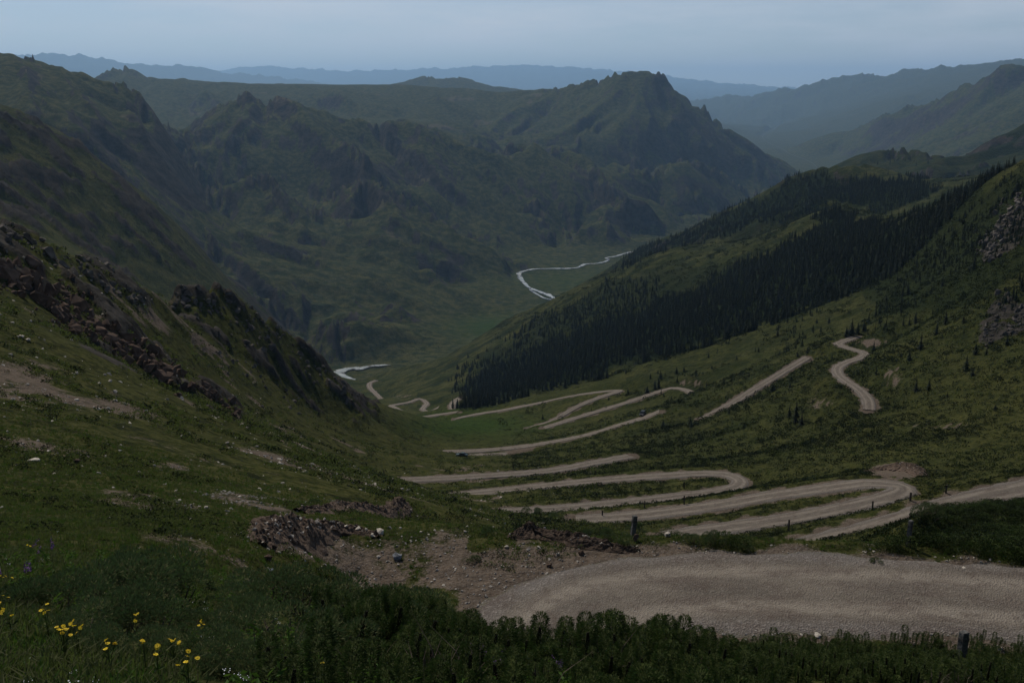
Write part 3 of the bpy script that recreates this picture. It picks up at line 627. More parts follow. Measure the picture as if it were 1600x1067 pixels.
# ------------------------------------------------------------------ mesh helpers
def mesh_np(name, verts, quads, m=None, attrs=None, smooth=True):
    me = bpy.data.meshes.new(name)
    verts = np.ascontiguousarray(verts, np.float32); quads = np.ascontiguousarray(quads, np.int32)
    k = quads.shape[1]
    me.vertices.add(len(verts)); me.vertices.foreach_set('co', verts.ravel())
    me.loops.add(quads.size); me.loops.foreach_set('vertex_index', quads.ravel())
    me.polygons.add(len(quads)); me.polygons.foreach_set('loop_start', np.arange(0, quads.size, k, dtype=np.int32))
    me.polygons.foreach_set('use_smooth', np.full(len(quads), smooth))
    for a, v in (attrs or {}).items():
        at = me.attributes.new(a, 'FLOAT', 'POINT'); at.data.foreach_set('value', np.ascontiguousarray(v, np.float32).ravel())
    me.update(calc_edges=True)
    if m: me.materials.append(m)
    return me
def link(name, me, parent=None, kind=None, label=None, cat=None, group=None, loc=None):
    o = bpy.data.objects.new(name, me); C.objects.link(o)
    if parent: o.parent = parent
    if kind: o['kind'] = kind
    if label: o['label'] = label
    if cat: o['category'] = cat
    if group: o['group'] = group
    if loc is not None: o.location = loc
    return o

# ------------------------------------------------------------------ terrain sheets
nearf = np.clip(1.15-np.log(np.maximum(Y, 1)/60)/math.log(20), 0, 1)
region = np.where(Y < 25, 0, np.where(Y < 620, 1, np.where(Y < 2150, 2, np.where(Y < 12500, 3, 4))))
names = ['foreground_slope', 'hillside', 'forested_ridge_terrain', 'mountain_valley_terrain', 'distant_mountains']
rowreg = region[:, 400]
nU = len(gu)
for k, nm in enumerate(names):
    idx = np.nonzero(rowreg == k)[0]; a, b = idx[0], min(idx[-1]+2, len(gw))
    rows = np.arange(a, b); n = len(rows)
    vx = np.stack([X[a:b], Y[a:b], Z[a:b]], -1).reshape(-1, 3)
    i = (np.arange(n-1)[:, None]*nU+np.arange(nU-1)[None]).ravel()
    q = np.stack([i, i+1, i+1+nU, i+nU], -1)
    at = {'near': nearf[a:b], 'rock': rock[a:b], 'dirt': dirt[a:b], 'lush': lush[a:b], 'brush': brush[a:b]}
    link(nm, mesh_np(nm, vx, q, M_TER, at), kind='structure')

# ------------------------------------------------------------------ roads
def ribbon(name, d, w, m, lift, nseg=12, ragged=.25, smooth_w=None):
    n = len(d); tan = np.gradient(d[:, :2], axis=0); tan /= np.linalg.norm(tan, axis=1)[:, None]+1e-9
    nor = np.stack([-tan[:, 1], tan[:, 0]], -1)
    s = np.linspace(-1, 1, nseg+1); V_ = []; T_ = []
    for j, sj in enumerate(s):
        ww = w/2*(1+ragged*(np.abs(sj) == 1)*perlin(d[:, 0]/2.5+sj*7, d[:, 1]/2.5, 9))
        ww = ww*(smooth_w if smooth_w is not None else 1)
        p = d[:, :2]+nor*(sj*ww)[:, None]
        z = d[:, 2]+.02*(1-abs(sj))-(lift if abs(sj) == 1 else 0)-np.exp(-((abs(sj)-.42)/.13)**2)*.025
        V_.append(np.column_stack([p, z])); T_.append(np.full(n, sj))
    V_ = np.stack(V_, 1).reshape(-1, 3); T_ = np.stack(T_, 1).ravel(); k = nseg+1
    i = (np.arange(n-1)[:, None]*k+np.arange(k-1)[None]).ravel()
    return mesh_np(name, V_, np.stack([i, i+1, i+1+k, i+k], -1), m, {'across': T_, 'along': np.repeat(np.concatenate([[0], np.cumsum(np.hypot(*np.diff(d[:, :2], axis=0).T))]), k)})
for (nm, wd, l), d in zip(roads, road_dense):
    link('road', ribbon('road', d, wd, M_ROAD, (.05+d[:, 1].mean()*.0006)*1.25), kind='structure')

# ------------------------------------------------------------------ river
m, nt = mat('river_water'); q = NT(nt); co_ = q.n('ShaderNodeTexCoord').outputs['Object']
c = q.mix(q.rng(q.noise(co_, .05, 5), .4, .6), col(.42, .44, .43), col(.26, .29, .29))
c = q.mix(q.rng(q.math('ADD', q.noise(co_, .035, 6, .65), q.math('MULTIPLY', q.math('ABSOLUTE', q.attr('across')), .12)), .58, .62), c, col(.12, .115, .10))
b = q.n('ShaderNodeBsdfPrincipled', {'Base Color': c, 'Roughness': .25, 'Specular IOR Level': .6,
    'Normal': q.n('ShaderNodeBump', {'Strength': .4, 'Distance': 1., 'Height': q.noise(co_, .3, 4)}).outputs[0]})
q.n('ShaderNodeOutputMaterial', {0: b.outputs[0]}); M_RIV = m
M_RIV2 = simple('far_river_water', (.06, .07, .06), (.09, .10, .09), .05, 1.0)
def river(l, w, lift=2.5, m=None):
    a = np.array([PZ(*p) for p in l]); d = dense(a, 12)
    d[:, 2] = d[:, 2]+lift-1.5
    zs = d[:, 2]
    for _ in range(12): zs[1:-1] = (zs[:-2]+zs[1:-1]*2+zs[2:])/4
    e_ = np.linspace(0, 1, len(d)); wv = (1+.9*fbm(d[:, 0], d[:, 1], 60, 4, 33))*np.clip(np.minimum(e_, 1-e_)*9, .12, 1)
    link('river', ribbon('river', d, w, m or M_RIV, 0, 6, .5, wv), kind='structure')
river(river_px_a, 13); river(river_px_b, 19, 3); river(river_px_c, 9, 3); river(river_px_d, 5, 4, M_RIV2)
river([(872, 471, -512), (862, 469, -512), (850, 466, -512), (838, 460, -513), (826, 452, -513)], 6, 3)

# ------------------------------------------------------------------ haze
m, nt = mat('haze_air'); q = NT(nt)
pv = q.n('ShaderNodeVolumePrincipled', {'Color': col(.41, .66, .97), 'Density': 3.4e-5, 'Anisotropy': .3})
q.n('ShaderNodeOutputMaterial', {1: pv.outputs[0]})
bm = bmesh.new(); bmesh.ops.create_cube(bm, size=1)
zt, zb = float(Z.max())+30, -720.0
for v in bm.verts: v.co = Vector((v.co.x*141000, v.co.y*62400+30300, zb if v.co.z < 0 else zt))
me = bpy.data.meshes.new('haze'); bm.to_mesh(me); bm.free(); me.materials.append(m)
link('haze', me, kind='stuff')
print('terrain', Z.shape, 'zmin', Z.min(), 'zmax', Z.max(), 'centres', N)
#VEGETATION
# ------------------------------------------------------------------ plant, rock and object materials
M_LEAF = simple('shrub_leaf', (.024, .037, .008), (.086, .108, .028), 6, .6, trans=(.03, .06, .015))
M_JUNI = simple('juniper_needles', (.058, .064, .022), (.175, .180, .075), 6, .7, trans=(.04, .08, .03))
M_CORE = simple('shaded_leaf_sheaths', (.010, .010, .006), (.030, .026, .016), 12, 1.)  # old leaf sheaths, near black to paint shade between the leaf columns
M_DRY = simple('dry_stems', (.06, .045, .035), (.13, .10, .08), 8, .9)
M_GRASS = simple('grass_blades', (.035, .050, .014), (.115, .108, .045), 2, .7, trans=(.10, .14, .03))
M_LUSHG = simple('fresh_grass', (.030, .070, .010), (.070, .115, .022), 1, .7, trans=(.08, .15, .02))
M_SPR = simple('spruce_needles', (.005, .009, .005), (.013, .020, .010), .8, .8)
M_SPR2 = simple('pale_spruce_needles', (.008, .014, .006), (.020, .029, .012), .8, .8)
M_BARK = simple('bark', (.05, .035, .025), (.09, .07, .05), 4, .9, .5)
M_BUSH = simple('low_bush', (.010, .017, .005), (.034, .048, .015), 1.2, .8)
M_STONE = simple('grey_stone', (.16, .14, .12), (.36, .33, .29), 3, .9, .6, .04)
M_PALE = simple('pale_stone', (.30, .26, .21), (.52, .47, .40), 4, .9, .6, .05)
M_GREYST = simple('blue_grey_stone', (.10, .11, .12), (.30, .31, .33), 5, .9, .6, .05)
M_ROCK = simple('brown_rock', (.048, .032, .024), (.165, .110, .078), .7, .95, .9, .5, .1, 9)
M_ROCKG = simple('grey_cliff_rock', (.050, .043, .038), (.19, .165, .14), .6, .95, .9, .6, .1, 9)
M_EARTH = simple('loose_earth', (.045, .032, .024), (.15, .108, .080), 5, 1., 1., .2, .1, 10)
M_POST = simple('weathered_post', (.045, .045, .042), (.14, .135, .125), 9, .9, .7, .02)
M_POSTD = simple('dark_post', (.03, .025, .022), (.07, .06, .05), 9, .9, .5, .02)
M_YEL = simple('yellow_petals', (.75, .50, .02), (.85, .65, .05), 9, .6, trans=(.8, .6, .03))
M_PUR = simple('purple_petals', (.10, .04, .14), (.24, .13, .32), 9, .6)
M_WHT = simple('white_petals', (.55, .58, .62), (.75, .77, .8), 9, .6)
M_STALK = simple('green_stalk', (.05, .08, .02), (.09, .12, .04), 5, .7)
M_PAINTB = simple('black_car_paint', (.010, .010, .011), (.014, .014, .015), 2, .4, spec=.3)
M_PAINTG = simple('green_car_paint', (.014, .030, .022), (.018, .038, .028), 2, .35, spec=.3)
M_GLASS = simple('car_glass', (.012, .013, .014), (.018, .019, .020), 2, .2, spec=.4)
M_TYRE = simple('tyre_rubber', (.012, .012, .012), (.02, .02, .02), 2, .8)
M_CHROME = simple('bright_metal', (.5, .5, .5), (.6, .6, .6), 2, .25, metal=1.)
M_LAMP = simple('lamp_glass', (.6, .6, .58), (.7, .7, .68), 2, .1, spec=1.)
M_RED = simple('red_lamp_glass', (.25, .01, .01), (.3, .015, .01), 2, .2)

R_ = random.Random(11)
def me_from(name, V_, F_, m, smooth=False):
    me = bpy.data.meshes.new(name); me.from_pydata([tuple(v) for v in V_], [], F_); me.update()
    for mm in (m if isinstance(m, (list, tuple)) else [m]): me.materials.append(mm)
    if smooth: me.polygons.foreach_set('use_smooth', [True]*len(me.polygons))
    return me
def frame(d):
    d = d.normalized(); a = Vector((0, 0, 1)) if abs(d.z) < .9 else Vector((1, 0, 0))
    s = d.cross(a).normalized(); return s, s.cross(d)
def leaf(V_, F_, p, d, ln, w, bend=.2):
    s, u = frame(d); s = (s*math.cos(R_.uniform(0, 3.1))+u*math.sin(R_.uniform(0, 3.1))).normalized()
    i = len(V_); m = p+d*ln*.5+u*ln*bend*.3
    V_ += [p, m+s*w*.5, p+d*ln, m-s*w*.5]; F_.append((i, i+1, i+2, i+3))
def tube(V_, F_, P_, r0, r1, n=5):
    i0 = len(V_)
    for k, p in enumerate(P_):
        d = (P_[min(k+1, len(P_)-1)]-P_[max(k-1, 0)]).normalized(); s, u = frame(d); r = r0+(r1-r0)*k/(len(P_)-1)
        for j in range(n):
            a = 2*math.pi*j/n; V_.append(p+s*math.cos(a)*r+u*math.sin(a)*r)
    for k in range(len(P_)-1):
        for j in range(n):
            a = i0+k*n+j; b = i0+k*n+(j+1) % n; F_.append((a, b, b+n, a+n))
    F_.append(tuple(i0+(len(P_)-1)*n+j for j in range(n)))

def shrub_meshes(seed, nsp, h, rad, dens=1.0, lean=.22, sr=.085):
    """upright brush-like stems, each wrapped in short leaves, plus thick stem cores coloured dark as gap shade"""
    R_.seed(seed); V_, F_ = [], []; SV, SF = [], []
    for k in range(nsp):
        a = R_.uniform(0, 6.28); r = rad*math.sqrt(R_.random()); hh = h*R_.uniform(.5, 1.12)*(1-.25*r/rad)
        base = Vector((math.cos(a)*r, math.sin(a)*r, -.1)); t = Vector((math.cos(a), math.sin(a), 0))*lean*(r/rad+.3)+Vector((R_.uniform(-.1, .1), R_.uniform(-.1, .1), 0))
        P_ = [base+Vector((0, 0, hh*q_))+t*hh*(q_**1.3) for q_ in (0, .35, .7, 1)]
        P2 = P_[:3]+[P_[2].lerp(P_[3], .35)]; tube(SV, SF, P2, .030, .012, 6) if sr < .13 else tube(SV, SF, P2, .055, .022, 6)
        n = int(1250*dens*hh/.8); s_r = sr*R_.uniform(.7, 1.25)
        for i in range(n):
            q_ = R_.uniform(.12, 1)**.8; seg = min(2, int(q_*2.999)); f = q_*3-seg
            p = P_[seg].lerp(P_[seg+1], min(f, 1)); ang = R_.uniform(0, 6.28)
            taper = min(1, (1.06-q_)*5)**.5*(.65+.35*min(1, q_*2.5))
            o = Vector((math.cos(ang), math.sin(ang), R_.uniform(.1, .9))).normalized()
            leaf(V_, F_, p+o*s_r*R_.uniform(.55, .88)*taper, o, s_r*R_.uniform(.18, .34)*taper+.010, .014)
    return me_from('shrub_foliage', V_, F_, M_LEAF), me_from('shrub_stems', SV, SF, M_CORE)
def juniper_meshes(seed, w, h, n=4600):
    R_.seed(seed); V_, F_ = [], []; SV, SF = [], []
    lumps = []
    for k in range(10):
        a = R_.uniform(0, 6.28); r = w*.5*math.sqrt(R_.random())
        lumps.append((Vector((math.cos(a)*r, math.sin(a)*r*.9, h*(.30+.35*(1-r/w*1.6)*R_.uniform(.6, 1.1)))), R_.uniform(.17, .27)*w*.8))
    for c, r in lumps:
        tube(SV, SF, [Vector((c.x*.3, c.y*.3, -.15)), Vector((c.x*.7, c.y*.7, c.z*.5)), c], .025, .008, 4)
    for i in range(n):
        c, r = lumps[R_.randrange(len(lumps))]
        z = R_.uniform(-.35, 1); ang = R_.uniform(0, 6.28); q_ = math.sqrt(max(0, 1-z*z))
        o = Vector((math.cos(ang)*q_, math.sin(ang)*q_, z)); p = c+o*r*R_.uniform(.80, 1.03)
        d = (o+Vector((R_.uniform(-.5, .5), R_.uniform(-.5, .5), R_.uniform(.1, .9)))).normalized()
        if p.z > -.05: leaf(V_, F_, p, d, R_.uniform(.04, .08), .017)
    return me_from('bush_foliage', V_, F_, M_JUNI), me_from('bush_stems', SV, SF, M_DRY)
def tuft_mesh(seed, n, h, m, spread=.09, w=.008):
    R_.seed(seed); V_, F_ = [], []
    for k in range(n):
        a = R_.uniform(0, 6.28); r = spread*math.sqrt(R_.random()); hh = h*R_.uniform(.5, 1.1)
        b = Vector((math.cos(a)*r, math.sin(a)*r, -.02)); o = Vector((math.cos(a+R_.uniform(-1, 1)), math.sin(a+R_.uniform(-1, 1)), 0))*hh*R_.uniform(.15, .6)
        s = Vector((-o.y, o.x, 0)).normalized()*w*R_.uniform(.7, 1.4); i = len(V_)
        m1 = b+o*.35+Vector((0, 0, hh*.6)); t = b+o+Vector((0, 0, hh*R_.uniform(.75, 1)))
        V_ += [b-s, b+s, m1-s*.8, m1+s*.8, t]; F_ += [(i, i+1, i+3, i+2), (i+2, i+3, i+4)]
    return me_from('tuft', V_, F_, m)
def clump_mesh(seed, n, w, h, lf, m=None):
    """ground-hugging leafy clump for places seen from far"""
    R_.seed(seed); V_, F_ = [], []
    for k in range(n):
        a = R_.uniform(0, 6.28); z = R_.random(); r = w*.5*math.sqrt(1-z*z)*R_.uniform(.55, 1.1)
        p = Vector((math.cos(a)*r, math.sin(a)*r, z*h-.03*h))
        d = Vector((math.cos(a)*.7+R_.uniform(-.5, .5), math.sin(a)*.7+R_.uniform(-.5, .5), R_.uniform(.2, 1))).normalized()
        leaf(V_, F_, p, d, lf*R_.uniform(.6, 1.3), lf*.6)
    return me_from('clump', V_, F_, m or M_BUSH)
def spruce_meshes(seed, m, whorls=13, pts_=9, wide=.22, lean=0):
    """unit-height spruce: tapered trunk, drooping ragged whorls"""
    R_.seed(seed); V_, F_ = [], []
    for k in range(whorls):
        q_ = k/(whorls-1); z0 = .10+.88*q_; r = wide*(1-q_)**.85*R_.uniform(.8, 1.15)+.012
        ph = R_.uniform(0, 6.28); n = max(5, int(pts_*(1-.35*q_)))
        for j in range(n):
            a = ph+2*math.pi*j/n+R_.uniform(-.2, .2); rr = r*R_.uniform(.6, 1.12); da = math.pi/n*R_.uniform(.7, 1.0)
            top = Vector((0, 0, z0+.055)); tip = Vector((math.cos(a)*rr, math.sin(a)*rr, z0-r*R_.uniform(.25, .6)))
            l = Vector((math.cos(a-da)*rr*.55, math.sin(a-da)*rr*.55, z0-r*.25)); r2 = Vector((math.cos(a+da)*rr*.55, math.sin(a+da)*rr*.55, z0-r*.25))
            i = len(V_); V_ += [top, l, tip, r2]; F_.append((i, i+1, i+2, i+3))
    TV, TF = [], []
    tube(TV, TF, [Vector((0, 0, -.06)), Vector((0, 0, .3)), Vector((0, 0, .97))], .016, .003, 5)
    return me_from('spruce_crown', V_, F_, m), me_from('spruce_trunk', TV, TF, M_BARK)
def rock_mesh(seed, m, flat=.7, n=16, sub=0):
    R_.seed(seed); bm = bmesh.new()
    for k in range(n):
        v = Vector((R_.gauss(0, 1), R_.gauss(0, 1), R_.gauss(0, 1))).normalized()*R_.uniform(.75, 1.05)
        bm.verts.new((v.x*.5, v.y*.42, v.z*.5*flat))
    bmesh.ops.convex_hull(bm, input=bm.verts)
    loose = [v for v in bm.verts if not v.link_faces]
    bmesh.ops.delete(bm, geom=loose, context='VERTS')
    me = bpy.data.meshes.new('rock'); bm.to_mesh(me); bm.free(); me.materials.append(m); return me

# ------------------------------------------------------------------ scatter of uncountable stuff with geometry nodes
def scatter(name, meshes, pts_, scl, label, cat, tilt=.15, wide=None):
    coll = bpy.data.collections.new(name+'_sources')
    for k, me in enumerate(meshes):
        coll.objects.link(bpy.data.objects.new('%s_source' % name, me))
    me = bpy.data.meshes.new(name); me.vertices.add(len(pts_)); me.vertices.foreach_set('co', np.ascontiguousarray(pts_, np.float32).ravel())
    r = np.random.default_rng(len(pts_))
    for nm, v in (('sc', scl), ('rz', r.uniform(0, 6.28, len(pts_))), ('tx', r.normal(0, tilt, len(pts_))), ('ty', r.normal(0, tilt, len(pts_))), ('wd', wide if wide is not None else np.ones(len(pts_)))):
        a = me.attributes.new(nm, 'FLOAT', 'POINT'); a.data.foreach_set('value', np.ascontiguousarray(v, np.float32))
    me.update(); o = link(name, me, kind='stuff', label=label, cat=cat)
    ng = bpy.data.node_groups.new(name+'_nodes', 'GeometryNodeTree')
    ng.interface.new_socket('Geometry', in_out='INPUT', socket_type='NodeSocketGeometry')
    ng.interface.new_socket('Geometry', in_out='OUTPUT', socket_type='NodeSocketGeometry')
    N_ = ng.nodes; l = ng.links.new
    gi = N_.new('NodeGroupInput'); go = N_.new('NodeGroupOutput'); ip = N_.new('GeometryNodeInstanceOnPoints')
    ci = N_.new('GeometryNodeCollectionInfo'); ci.inputs['Collection'].default_value = coll
    ci.inputs['Separate Children'].default_value = True; ci.inputs['Reset Children'].default_value = True
    def at(nm):
        n = N_.new('GeometryNodeInputNamedAttribute'); n.data_type = 'FLOAT'; n.inputs['Name'].default_value = nm; return n.outputs[0]
    cx = N_.new('ShaderNodeCombineXYZ'); l(at('tx'), cx.inputs[0]); l(at('ty'), cx.inputs[1]); l(at('rz'), cx.inputs[2])
    ms = N_.new('ShaderNodeMath'); ms.operation = 'MULTIPLY'; l(at('sc'), ms.inputs[0]); l(at('wd'), ms.inputs[1])
    cs = N_.new('ShaderNodeCombineXYZ'); l(ms.outputs[0], cs.inputs[0]); l(ms.outputs[0], cs.inputs[1]); l(at('sc'), cs.inputs[2])
    l(gi.outputs[0], ip.inputs['Points']); l(ci.outputs[0], ip.inputs['Instance']); ip.inputs['Pick Instance'].default_value = True
    l(cx.outputs[0], ip.inputs['Rotation']); l(cs.outputs[0], ip.inputs['Scale']); l(ip.outputs[0], go.inputs[0])
    md = o.modifiers.new('scatter', 'NODES'); md.node_group = ng
    return o
def sample(n, y0, y1, xf, power=2.0, seed=1):
    """random ground points, density falling with distance like y**-power (2 = even on the picture)"""
    r = np.random.default_rng(seed)
    if power == 2.0: y = np.exp(r.uniform(math.log(y0+Y0), math.log(y1+Y0), n))-Y0
    else:
        e = 2-power; y = (r.uniform((y0+Y0)**e, (y1+Y0)**e, n))**(1/e)-Y0
    x = r.uniform(xf[0], xf[1], n)*(y+Y0); z = H(x, y)
    return x, y, z
def visible(x, y, z, tol=1.5, steps=40):
    """keep points whose sight line clears the ground"""
    ok = np.ones(len(x), bool)
    for t in np.exp(np.linspace(math.log(.08), math.log(.985), steps)):
        ok &= H(x*t, y*t) < (z+tol)*t+.02*0
    return ok
def copies(root, parts, name, loc, scale, rz, label, cat, group, tilt=(0, 0)):
    o = bpy.data.objects.new(name, None); C.objects.link(o); o.location = loc; o.scale = scale; o.rotation_euler = (tilt[0], tilt[1], rz)
    o['label'] = label; o['category'] = cat
    if group: o['group'] = group
    for nm, me in parts: link(nm, me, parent=o, kind='stuff' if nm in ('foliage', 'stem') else None)
    return o

roadmask = np.zeros_like(Z)
def on_road(x, y, pad=1.0):
    r = np.zeros(len(x), bool)
    for (nm, wd, l), d in zip(roads, road_dense):
        b = (x > d[:, 0].min()-8) & (x < d[:, 0].max()+8) & (y > d[:, 1].min()-8) & (y < d[:, 1].max()+8)
        k = np.nonzero(b)[0]
        if not len(k): continue
        for i in range(0, len(k), 4000):
            kk = k[i:i+4000]; dd = np.hypot(x[kk][:, None]-d[None, :, 0], y[kk][:, None]-d[None, :, 1]).min(axis=1)
            r[kk] |= dd < wd/2+pad
    return r

# ------------------------------------------------------------------ spruces
SPR = [spruce_meshes(31+k, M_SPR if k % 3 else M_SPR2, 12+k % 3, 8+k % 2, .17+.025*(k % 4)) for k in range(6)]
def put_spruce(p, h, label, group, k=None, wide=1.0):
    k = R_.randrange(6) if k is None else k
    return copies(None, [('crown', SPR[k][0]), ('trunk', SPR[k][1])], 'spruce_tree', p, (h*wide, h*wide, h), R_.uniform(0, 6.28), label, 'spruce', group)
R_.seed(5)
special = {(1438, 547): 'large dark spruce standing alone high on the open slope above the S-bend',
           (1243, 660): 'tallest of the dark spruces clustered beside the bare red scree',
           (1233, 654): 'slim spruce at the edge of the cluster beside the bare red scree',
           (1252, 664): 'low bushy spruce at the foot of the cluster beside the red scree',
           (1431, 611): 'broad spruce of the pair on the slope right of the S-bend',
           (1451, 611): 'narrow spruce of the pair on the slope right of the S-bend',
           (1207, 611): 'wide spruce just below the straight climbing road',
           (1139, 647): 'small spruce beside the low end of the straight climbing road',
           (1078, 665): 'small spruce alone at the fold of the slope below the climbing road',
           (1036, 667): 'dark round spruce below the bend where the black car drives',
           (848, 655): 'lone dark spruce in the green meadow beside the thin road',
           (981, 616): 'pointed spruce between the two narrow hairpin bends',
           (1011, 614): 'bushy spruce touching the far side of the upper hairpin road',
           (1330, 525): 'dense broad spruce behind the top of the S-bend road',
           (1509, 579): 'broad squat spruce near the pale cliff on the steep slope',
           (1521, 424): 'tall spruce below the dark cliff on the steep slope',
           (1573, 540): 'spruce beneath the pale rock slabs at the edge of the slope'}
trees = [(1438, 547, 27, .9), (1243, 660, 34, .8), (1233, 654, 24, .7), (1252, 664, 20, 1.3), (1207, 611, 15, 1.5), (1234, 606, 9, 1.5), (1178, 621, 8, 1), (1139, 647, 12, 1), (1078, 665, 14, .9), (1365, 547, 14, 1.3),
 (1477, 508, 21, .9), (1463, 523, 18, .9), (1420, 564, 18, .9), (1407, 559, 12, 1), (1431, 611, 19, 1.3), (1451, 611, 20, .9), (1509, 579, 23, 1.5), (1519, 587, 12, 1.3), (1573, 540, 17, 1), (1524, 554, 18, 1), (1505, 505, 13, 1),
 (1430, 505, 18, .9), (1330, 525, 26, 1.3), (1322, 527, 18, 1), (1340, 522, 18, 1), (1262, 552, 12, 1.2), (1246, 557, 10, 1), (1170, 589, 9, 1), (1131, 600, 11, 1), (1104, 603, 9, 1), (1087, 584, 8, 1), (1068, 581, 8, 1), (1112, 576, 7, 1),
 (1151, 562, 8, 1), (1107, 559, 10, 1), (1215, 525, 11, 1.2), (1229, 518, 8, 1), (1185, 550, 9, 1), (1180, 550, 8, 1), (1246, 537, 10, 1), (1256, 529, 8, 1), (1276, 505, 8, 1.2), (1295, 505, 10, 1.3), (1357, 505, 15, .9), (1349, 517, 16, 1),
 (1374, 505, 11, 1), (1418, 461, 19, .9), (1410, 463, 14, 1), (1472, 448, 18, 1.1), (1521, 424, 25, .9), (1515, 426, 15, 1), (1457, 491, 11, 1), (1369, 586, 15, .8), (981, 616, 11, 1), (1011, 614, 12, 1.5), (1023, 608, 16, .9), (1029, 606, 17, .9),
 (1033, 616, 10, .9), (1037, 619, 7, 1), (951, 625, 6, 1.2), (924, 642, 7, .9), (947, 638, 6, .9), (848, 655, 9, 1), (1049, 624, 6, 1), (1036, 667, 12, 1.3), (1080, 667, 11, 1.2), (1058, 597, 10, .8), (1057, 584, 12, 1.1), (1069, 581, 9, 1),
 (1088, 585, 7, 1), (1016, 592, 10, .9), (1032, 591, 14, .9), (1028, 584, 7, 1), (1039, 587, 7, 1), (978, 584, 8, 1), (1104, 604, 8, 1), (1596, 450, 22, 1), (1588, 300, 20, 1), (1541, 555, 12, 1), (1385, 470, 10, 1), (1300, 560, 7, 1), (1480, 620, 8, 1.4), (1555, 640, 9, 1.5)]
n_tree = 0
for px, py, h, wd in trees:
    p = hit(px, py, 150)
    if p is None: continue
    lb = special.get((px, py))
    put_spruce(p, h*p.length/F*1.02, lb or 'small dark spruce scattered on the open grassy slope between the winding road and the forest', 'scattered spruces on the open slope', wide=wd*1.45); n_tree += 1
# forest
fx, fy, fz = sample(120000, 540, 2100, (-.2, .62), 1.2, 21)
px_, py_ = proj(fx, fy, fz)
px_ = px_+16*perlin(fx/45, fy/45, 150)+12*perlin(fx/12, fy/12, 151); py_ = py_+9*perlin(fx/45, fy/45, 152)+9*perlin(fx/12, fy/12, 153)
ina = inpoly(px_, py_, forest_a) & (fy > 560) & (fy < 1300); inb = inpoly(px_, py_, forest_b) & (fy > 1180) & (fy < 2100)
gap = fbm(fx, fy, 90, 3, 200)+.5*fbm(fx, fy, 30, 2, 201)
topf = sstep(1200, 1500, px_)
nose = inpoly(px_, py_, [(700, 610), (740, 560), (860, 490), (960, 440), (1050, 440), (1000, 480), (850, 540), (740, 600)]) & (fy > 700) & (fy < 1400) & (rng.random(len(fx)) < .40) & (gap > -.35)
keep = nose | (ina & (gap > -.8+.45*topf*np.where(fy < 700, 1, 0))) | (inb & (gap > -.6))
fx, fy, fz = fx[keep], fy[keep], fz[keep]; v = visible(fx, fy, fz, 9); fx, fy, fz = fx[v], fy[v], fz[v]
inf = fy > 0
fh = (2.6+6.4*rng.random(len(fx))**1.3)*np.where(fy > 1250, 1.15, 1.0)
# looser trees on the right-hand slope above the road and a few along crests
gx2, gy2, gz2 = sample(26000, 230, 620, (.05, .62), 1.6, 22); qx, qy = proj(gx2, gy2, gz2)
edge = [(1300, 470), (1620, 250), (1620, 560), (1480, 520), (1380, 520), (1250, 560), (1130, 600), (1000, 590), (1000, 570), (1100, 543)]
k2 = inpoly(qx, qy, edge) & (fbm(gx2, gy2, 40, 3, 202)+.12*(420-qy)/100 > .05)
gx2, gy2, gz2 = gx2[k2], gy2[k2], gz2[k2]
cut = ~on_road(gx2, gy2, 3) & (rng.random(len(gx2)) < .95*np.clip((600-proj(gx2, gy2, gz2)[1])/240, .03, 1)**1.3)
gx2, gy2, gz2 = gx2[cut], gy2[cut], gz2[cut]; gh2 = 1.6+3.2*rng.random(len(gx2))**2
ax_ = np.concatenate([fx, gx2]); ay_ = np.concatenate([fy, gy2]); az_ = np.concatenate([fz, gz2]); ah_ = np.concatenate([fh, gh2]); isf = np.concatenate([np.ones(len(fx), bool), np.zeros(len(gx2), bool)])
# a few bushes and young trees up the grassy nose of the forested ridge
order = np.argsort(-ah_/ay_); order = order[np.abs(ax_[order]) < .5*ay_[order]]
n_ind = 298-n_tree; ind = order[:n_ind]; rest = np.ones(len(ax_), bool); rest[ind] = False
for i in ind:
    f = isf[i]
    put_spruce(Vector((ax_[i], ay_[i], az_[i])), ah_[i], 'dark spruce at the near edge of the dense forest on the shaded ridge' if f else 'young spruce on the steep slope between the cliffs and the forest edge', 'spruces at the near edge of the forest' if f else 'young spruces on the steep slope')
scatter('spruce_forest', [m_[0] for m_ in SPR], np.stack([ax_, ay_, az_], -1)[rest], ah_[rest], 'dense dark spruce forest covering the shaded side of the ridge', 'forest', .03, rng.uniform(.7, 1.25, rest.sum()))
hx, hy, hz = sample(900, 2000, 3000, (.2, .62), 1.2, 23); qx, qy = proj(hx, hy, hz); k = inpoly(qx, qy, forest_c)
if k.sum(): scatter('far_spruce_wood', [m_[0] for m_ in SPR], np.stack([hx, hy, hz], -1)[k], rng.uniform(10, 15, k.sum()), 'small dark wood on the round hill beyond the forested ridge', 'wood', .03)
print('trees', n_tree, len(ind), rest.sum())

